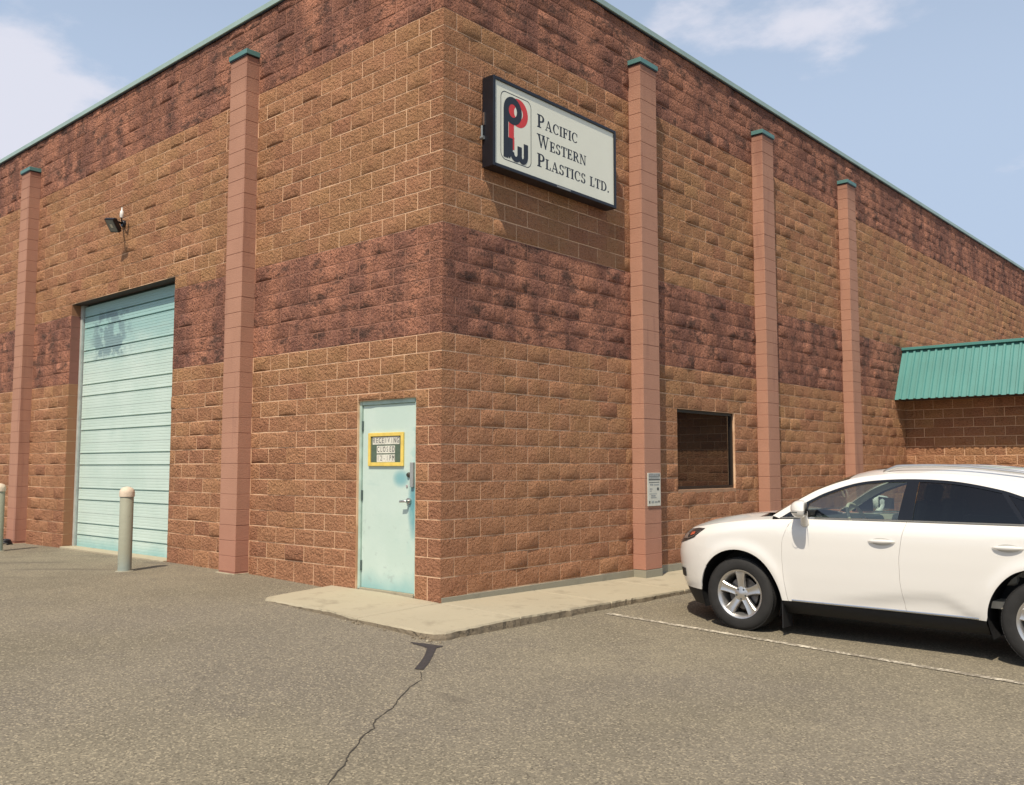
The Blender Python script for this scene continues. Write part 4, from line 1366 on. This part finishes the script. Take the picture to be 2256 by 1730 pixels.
for s in (-1, 1):
    hl = nose_patch('headlight', M_LENS, car, s, -0.88, -0.405, ip([(-0.90, 0.790), (-0.80, 0.822), (-0.68, 0.848), (-0.54, 0.893), (-0.405, 0.992)]), lambda X: min(belt_z(X) - 0.014, 0.990 + (X + 0.6) * 0.02), 22)
    nose_patch('reflector', M_AMBER, hl, s, -0.60, -0.535, ip([(-0.62, 0.905), (-0.53, 0.93)]), ip([(-0.62, 0.940), (-0.53, 0.955)]), 6, 2, 0.007)
    nose_patch('projector', M_ALLOY, hl, s, -0.72, -0.64, ip([(-0.73, 0.870), (-0.63, 0.880)]), ip([(-0.73, 0.915), (-0.63, 0.930)]), 6, 2, 0.007)
    nose_patch('chrome_edge', M_ALLOY, hl, s, -0.64, -0.45, ip([(-0.66, 0.866), (-0.54, 0.905), (-0.44, 0.972)]), ip([(-0.66, 0.873), (-0.54, 0.911), (-0.44, 0.977)]), 8, 1, 0.007)
    nose_patch('fog_lamp', M_PLAST, car, s, -0.80, -0.69, lambda X: 0.47, lambda X: 0.56, 6, 3, 0.004)
rows_ = []
for i in range(21):                                      # grille across the nose
    y = -0.46 + 0.92 * i / 20
    col_ = []
    for j in range(9):
        z = 0.56 + 0.33 * j / 8
        yy = y * (0.75 + 0.25 * j / 8)
        a = (abs(yy) / half_w(z)) ** MX_
        X = XF - (XF - front_x(z)) * (1 - a) ** (1 / NX_)
        col_.append((X - 0.006, yy, z))
    rows_.append(col_)
gr = MB().grid(rows_).build('grille', M_PLAST, car, True)
for j in range(5):
    MB().tube([(r_[j + 2][0] - 0.008, r_[j + 2][1], r_[j + 2][2]) for r_ in rows_], 0.008, 6).build('grille_bar', M_CHROME, gr, True)
tail = LOWER[('tail', -1)][:-1] + LOWER[('tail', 1)][::-1]
tg = MB().grid(tail, flip=True).build('tailgate', M_PAINT, car, True, solid=0.012, out=(1.4, 0, 0.6))
for s in (-1, 1):
    g_ = LOWER[('tail', s)]
    MB().grid([[(p[0] + 0.004, p[1] + s * 0.004, p[2]) for p in c_[8:12]] for c_ in g_[1:11]], flip=(s < 0)).build('tail_lamp', simple('red lamp lens', (0.30, 0.01, 0.01), 0.1), tg, True)
hood_c = ip([(-0.98, 0.937), (-0.84, 0.978), (-0.66, 1.035), (-0.5, 1.083), (-0.2, 1.138), (0.07, 1.168), (0.25, 1.186), (0.4, 1.19)])
edge = []
for c_ in nose_cols[-1]:
    X, y, z = c_[-1]; edge.append((X, -y, z))
for X in lin(-0.50, 0.36, 20):
    edge.append((X, side_v(X, belt_z(X)), belt_z(X)))
rows_ = []
for X, v, z in edge:
    row = []
    for j in range(25):
        a = -1 + 2 * j / 24
        q = abs(a) * 0.992
        Xp = -0.93 + (X + 0.93) * (1 - 0.14 * (1 - q * q)) if X > -0.7 else X
        zc_ = hood_c(Xp)
        zz_ = z + 0.002 + max(0, zc_ - z) * (1 - q ** 2.4) + 0.012 * math.exp(-((q - 0.62) / 0.10) ** 2) * sstep(-0.7, -0.2, X) * (1 - q)
        row.append((Xp, math.copysign(q * v, a), zz_))
    rows_.append(row)
MB().grid(rows_, flip=False).build('hood', M_PAINT, car, True, solid=0.010, out=(0, 0, 0))
# greenhouse curves (side view x, z), then half widths
def gh_v(z):
    d = z - 1.135; return 0.866 - 0.27 * d - 0.42 * d * d
def catmull(pts, per_=8):
    P_ = [np.array(p) for p in pts]
    P_ = [2 * P_[0] - P_[1]] + P_ + [2 * P_[-1] - P_[-2]]
    out_ = []
    for i in range(1, len(P_) - 2):
        for k in range(per_):
            t_ = k / per_
            a, b, c_, d = P_[i - 1], P_[i], P_[i + 1], P_[i + 2]
            out_.append(0.5 * (2 * b + (c_ - a) * t_ + (2 * a - 5 * b + 4 * c_ - d) * t_ ** 2 + (3 * b - a - 3 * c_ + d) * t_ ** 3))
    out_.append(P_[-2])
    return out_
DK = [(.43, 1.128), (.60, 1.235), (.737, 1.318), (.89, 1.393), (1.135, 1.474), (1.371, 1.508), (1.69, 1.519), (2.03, 1.500), (2.36, 1.441), (2.54, 1.388), (2.85, 1.275), (3.12, 1.165)]
EK = [(.35, 1.150), (.50, 1.245), (.64, 1.332), (.80, 1.418), (1.06, 1.510), (1.34, 1.556), (1.69, 1.570), (2.05, 1.558), (2.42, 1.512), (2.68, 1.462), (3.03, 1.365), (3.40, 1.172)]
CK = [(.17, 1.190), (.33, 1.280), (.50, 1.368), (.70, 1.463), (1.02, 1.580), (1.34, 1.632), (1.69, 1.648), (2.05, 1.642), (2.42, 1.620), (2.75, 1.588), (3.10, 1.545), (3.46, 1.49)]
PD, PE, PC = catmull(DK), catmull(EK), catmull(CK)
IW = 4 * 8                                               # end of windscreen
dlo_z = ip([(p[0], p[1]) for p in PD])
def top_rows(i0, i1, n=12, off=0.0, dx=0.0):
    rows_ = []
    for i in range(i0, i1 + 1):
        e_, c_ = PE[i], PC[i]
        ve = gh_v(e_[1]) - 0.018
        row = []
        for j in range(-n, n + 1):
            a = abs(j) / n
            row.append((c_[0] + (e_[0] - c_[0]) * a * a, math.copysign(a * ve, j), c_[1] - (c_[1] - e_[1]) * a ** 2.3 - off))
        rows_.append(row)
    return rows_
MB().grid(top_rows(0, IW)).build('windscreen', M_GLASS, car, True)
roof = MB().grid(top_rows(IW, len(PE) - 1)).build('roof', M_PAINT, car, True, solid=0.015, out=(1.6, 0, 0))
MB().grid(top_rows(IW, len(PE) - 12, off=0.03)).build('headliner', M_BEIGE, roof, True)
MB().grid([[(p[0], p[1], p[2] + 0.003) for p in r_[6:19]] for r_ in top_rows(IW + 4, IW + 16)]).build('sunroof', M_PRIV, roof, True)
for s in (-1, 1):
    rows_, inn = [], []
    for d, e_ in zip(PD, PE):
        a = np.array((d[0], gh_v(d[1]), d[1])); b = np.array((e_[0], gh_v(e_[1]) - 0.018, e_[1]))
        m = (a + b) / 2 + np.array((0, 0.010, 0.006))
        row = []
        for k in range(6):
            t_ = k / 5; p = (1 - t_) ** 2 * a + 2 * t_ * (1 - t_) * m + t_ * t_ * b
            row.append((p[0], s * p[1], p[2]))
        rows_.append(row)
        inn.append([(p[0], p[1] - s * 0.035, p[2] - 0.012) for p in row])
    sd = MB().grid(rows_, flip=(s > 0)).build('roof_side', M_PAINT, car, True, solid=0.012, out=(1.4, 0, 0.6))
    MB().grid(inn, flip=(s < 0)).build('pillar_lining', M_BEIGE, sd, True)
    # black surround just inside the opening
    ring = []
    for i, d in enumerate(PD):
        t_ = PD[min(i + 1, len(PD) - 1)] - PD[max(i - 1, 0)]; t_ = t_ / np.linalg.norm(t_)
        nn = np.array((t_[1], -t_[0]))
        q = d + nn * 0.026
        q[1] = max(q[1], 1.142)
        ring.append([(d[0], s * (gh_v(d[1]) + 0.001), d[1]), (q[0], s * (gh_v(q[1]) - 0.003), q[1])])
    MB().grid(ring, flip=(s > 0)).build('window_surround', M_GLOSSB, sd, True)
    def glass(name, mat, xa, xb, parent, off=-0.010, n=18, m=8, ztrim=0.02):
        rows_ = []
        for i in range(n + 1):
            col_ = []
            for j in range(m + 1):
                z = 1.30
                for _ in range(6):
                    X = xa(z) + (xb(z) - xa(z)) * i / n
                    z = 1.138 + max(0.004, dlo_z(X) - ztrim - 1.138) * j / m
                col_.append((X, s * (gh_v(z) + off), z))
            rows_.append(col_)
        return MB().grid(rows_, flip=(s > 0)).build(name, mat, parent, True)
    bpf, bpr = ip([(1.13, 1.555), (1.53, 1.612)]), ip([(1.13, 1.685), (1.53, 1.715)])
    cpf, cpr = ip([(1.13, 2.585), (1.45, 2.37)]), ip([(1.13, 2.625), (1.45, 2.41)])
    glass('front_side_window', M_GLASS, ip([(1.1, 0.70), (1.3, 0.72)]), bpf, sd)
    glass('sail_panel', M_GLOSSB, ip([(1.1, 0.50), (1.3, 0.6)]), ip([(1.1, 0.70), (1.3, 0.72)]), sd, -0.004, 8, 4)
    glass('door_pillar_trim', M_GLOSSB, bpf, bpr, sd, -0.002, 4, 6, 0.005)
    glass('rear_side_window', M_PRIV, bpr, cpf, sd)
    glass('rear_pillar_trim', M_GLOSSB, cpf, cpr, sd, -0.002, 3, 6, 0.005)
    glass('quarter_window', M_PRIV, cpr, ip([(1.13, 3.10), (1.45, 3.0)]), sd)
    # roof rail
    idx = range(IW + 8, len(PE) - 14)
    pts = []
    for q, i in enumerate(idx):
        e_, c_ = PE[i], PC[i]
        a = 0.84
        X = c_[0] + (e_[0] - c_[0]) * a * a
        z = c_[1] - (c_[1] - e_[1]) * a ** 2.3
        lift = 0.042 * min(1, min(q, len(idx) - 1 - q) / 3) + 0.002
        pts.append((X, s * a * (gh_v(e_[1]) - 0.018), z + lift))
    MB().tube(pts, [0.010] + [0.016] * (len(pts) - 2) + [0.010], 10).build('roof_rail', M_ALLOY, roof, True)
    # door mirror: shell, glass, foot
    mb = MB()
    rows_ = []
    for i in range(13):
        a = math.pi * i / 12
        row = []
        for k in range(17):
            b = 2 * math.pi * k / 16
            x, y, z = math.cos(a), math.sin(a) * math.cos(b), math.sin(a) * math.sin(b)
            sq = lambda u, p_: math.copysign(abs(u) ** p_, u)
            X = 0.735 + (0.105 if x < 0 else 0.045) * sq(x, 0.8)
            row.append((X + 0.050 * y, s * (1.035 + 0.122 * sq(y, 0.75)), 1.232 + 0.082 * sq(z, 0.8) - 0.012 * y))
        rows_.append(row)
    mir = mb.grid(rows_, flip=(s > 0)).build('door_mirror', M_PAINT, car, True)
    MB().grid([[(0.783 + 0.0015 + 0.050 * u, s * (1.035 + 0.098 * u), 1.232 + 0.060 * v - 0.012 * u) for v in (-1, -0.5, 0, 0.5, 1)] for u in (-1, -0.5, 0, 0.5, 1)]).build('mirror_glass', M_GLOSSB, mir)
    MB().grid([[(0.64 + 0.14 * u, s * (1.035 + 0.1235 * math.sin(0.35 + 2.2 * u) ** 0.75 if u > -1 else 0), 1.205 + dz) for dz in (-0.004, 0.004)] for u in lin(0.2, 0.9, 8)]).build('indicator_strip', M_DASH, mir)
    mb = MB().tube([(0.70, s * 0.885, 1.085), (0.715, s * 0.925, 1.10), (0.73, s * 0.97, 1.155), (0.735, s * 1.0, 1.20)], [0.045, 0.042, 0.034, 0.04], 14)
    mb.build('mirror_foot', M_PAINT, mir, True)
    # wheels
    for hx in (0, WB):
        yc = s * 0.79
        W = lambda a, b, h, hx=hx, yc=yc: (hx + a, yc + s * h, HR + b)
        whl = MB().lathe([(0.055, -0.06), (0.155, -0.02), (0.158, 0.012), (0.155, 0.014), (0.07, 0.014), (0.05, 0.05), (0.0, 0.05)], W, 40).build('wheel', M_DISC, car, True, angle=30)
        ty = [(0.232, 0.098), (0.244, 0.110), (0.262, 0.1155), (0.290, 0.1185), (0.318, 0.116), (0.340, 0.108), (0.353, 0.094), (0.3605, 0.070), (0.362, 0.03),
              (0.362, -0.03), (0.3605, -0.070), (0.353, -0.094), (0.340, -0.108), (0.290, -0.118), (0.244, -0.11), (0.232, -0.098)]
        tm = MB().lathe(ty, W, 72)
        for k in range(72):                              # tread blocks on the shoulder
            a = 2 * math.pi * (k + 0.25) / 72
            er, et = Vector((math.cos(a), 0, math.sin(a))), Vector((-math.sin(a), 0, math.cos(a)))
            for h_ in (0.082, 0.035, -0.035, -0.082):
                c_ = Vector((hx, yc + s * h_, HR)) + er * (0.3605 if abs(h_) < 0.05 else 0.355)
                tm.obox(c_, et * 0.0115, Vector((0, 0.017, 0)), er * 0.0035)
        tm.build('tyre', M_RUBBER, whl, True, angle=35)
        rim = MB().lathe([(0.205, -0.10), (0.200, 0.0), (0.206, 0.060), (0.214, 0.088), (0.224, 0.100), (0.232, 0.108), (0.241, 0.111), (0.243, 0.106), (0.236, 0.098)], W, 64)
        for k in range(5):
            a = R(90 + 72 * k)
            er, et = (math.cos(a), math.sin(a)), (-math.sin(a), math.cos(a))
            prof = [(0.028, 0.036, 0.070), (0.075, 0.036, 0.078), (0.125, 0.038, 0.086), (0.175, 0.045, 0.093), (0.212, 0.055, 0.097), (0.229, 0.066, 0.098)]
            rows_ = []
            for r_, hw, o_ in prof:
                row = []
                for q_, dep in ((-1.0, 0.045), (-1.0, 0.008), (-0.80, 0.0), (-0.35, 0.007), (0.35, 0.007), (0.80, 0.0), (1.0, 0.008), (1.0, 0.045)):
                    row.append(W(er[0] * r_ + et[0] * hw * q_, er[1] * r_ + et[1] * hw * q_, o_ - dep))
                rows_.append(row)
            rim.grid(rows_)
        rim.lathe([(0.075, 0.045), (0.072, 0.070), (0.060, 0.076), (0.034, 0.079), (0.030, 0.0815), (0.0, 0.083)], W, 32)
        rm = rim.build('rim', M_ALLOY, whl, True, angle=32)
        for k in range(5):
            a = R(90 + 36 + 72 * k)
            c0 = (0.052 * math.cos(a), 0.052 * math.sin(a))
            MB().lathe([(0.0, 0.0815), (0.009, 0.0815), (0.0105, 0.072)], lambda p, q, h: W(c0[0] + p, c0[1] + q, h), 10).build('lug_nut', M_DASH, rm)
# under-body and cabin
MB().box(-0.70, 3.55, -0.57, 0.57, 0.21, 0.50).box(0.46, 2.26, -0.80, -0.5701, 0.215, 0.50).box(0.46, 2.26, 0.5701, 0.80, 0.215, 0.50).build('underbody', M_PLAST, car)
MB().box(-0.6, 0.44, -0.80, 0.80, 0.82, 0.90).build('engine_cover', M_PLAST, car)
MB().grid([[(x_, y_, z_) for x_, z_ in ((0.18, 1.165), (0.36, 1.175), (0.46, 1.18))] for y_ in lin(-0.78, 0.78, 10)]).build('cowl', M_PLAST, car)
MB().box(0.42, 0.86, -0.80, 0.80, 0.85, 1.12).build('dashboard', M_DASH, car, bevel=0.05)
MB().box(0.47, 2.25, -0.845, -0.80, 0.45, 1.12).box(0.47, 2.25, 0.80, 0.845, 0.45, 1.12).box(2.2501, 3.3, -0.845, -0.80, 0.86, 1.12).box(2.2501, 3.3, 0.80, 0.845, 0.86, 1.12).box(0.47, 3.3, -0.80, 0.80, 0.44, 0.50).build('cabin_lining', M_BEIGE, car)
def seat(x, y, wd, name='seat'):
    st = MB().obox((x - 0.22, y, 0.68), (0.26, 0, 0.02), (0, wd, 0), (0, 0, 0.08)).build(name, M_BEIGE, car, bevel=0.04)
    MB().obox((x + 0.13, y, 1.00), (0.065, 0, -0.018), (0, wd * 0.96, 0), (0.085, 0, 0.32)).build('backrest', M_BEIGE, st, bevel=0.05)
    for yy in ((y,) if wd < 0.4 else (y - 0.38, y + 0.38)):
        MB().obox((x + 0.25, yy, 1.39), (0.05, 0, -0.01), (0, 0.13, 0), (0.02, 0, 0.08)).build('headrest', M_BEIGE, st, bevel=0.035)
seat(1.48, -0.38, 0.25); seat(1.48, 0.38, 0.25); seat(2.42, 0.0, 0.62, 'rear_seat')
ax = Vector((0.90, 0, 0.43)).normalized(); u1 = Vector((0, 1, 0)); u2 = ax.cross(u1)
swc = Vector((1.02, -0.38, 1.10))
mb = MB().tube([swc + (u1 * math.cos(R(10 * k)) + u2 * math.sin(R(10 * k))) * 0.185 for k in range(37)], 0.016, 10, caps=False)
for a in (0, 180, 270):
    mb.tube([swc - ax * 0.03, swc + (u1 * math.cos(R(a)) + u2 * math.sin(R(a))) * 0.18], 0.016, 8)
mb.tube([swc - ax * 0.05, swc - ax * 0.25], 0.03, 8)
mb.build('steering_wheel', M_BEIGE, car, True, angle=60)
# rear window closing the cabin
last = top_rows(len(PE) - 1, len(PE) - 1)[0]
bot = []
for p in last:
    a = p[1] / (abs(last[0][1]) + 1e-6)
    z = 1.07
    Xb = XB + (rear_x(z) - XB) * (1 - abs(a * 0.86) ** MX_) ** (1 / NX_)
    bot.append((Xb, a * half_w(z) * 0.86, z))
MB().grid([[tuple(Vector(p) * (1 - t_) + Vector(q) * t_) for p, q in zip(last, bot)] for t_ in (0, 0.33, 0.66, 1)]).build('rear_window', M_PRIV, car, True)
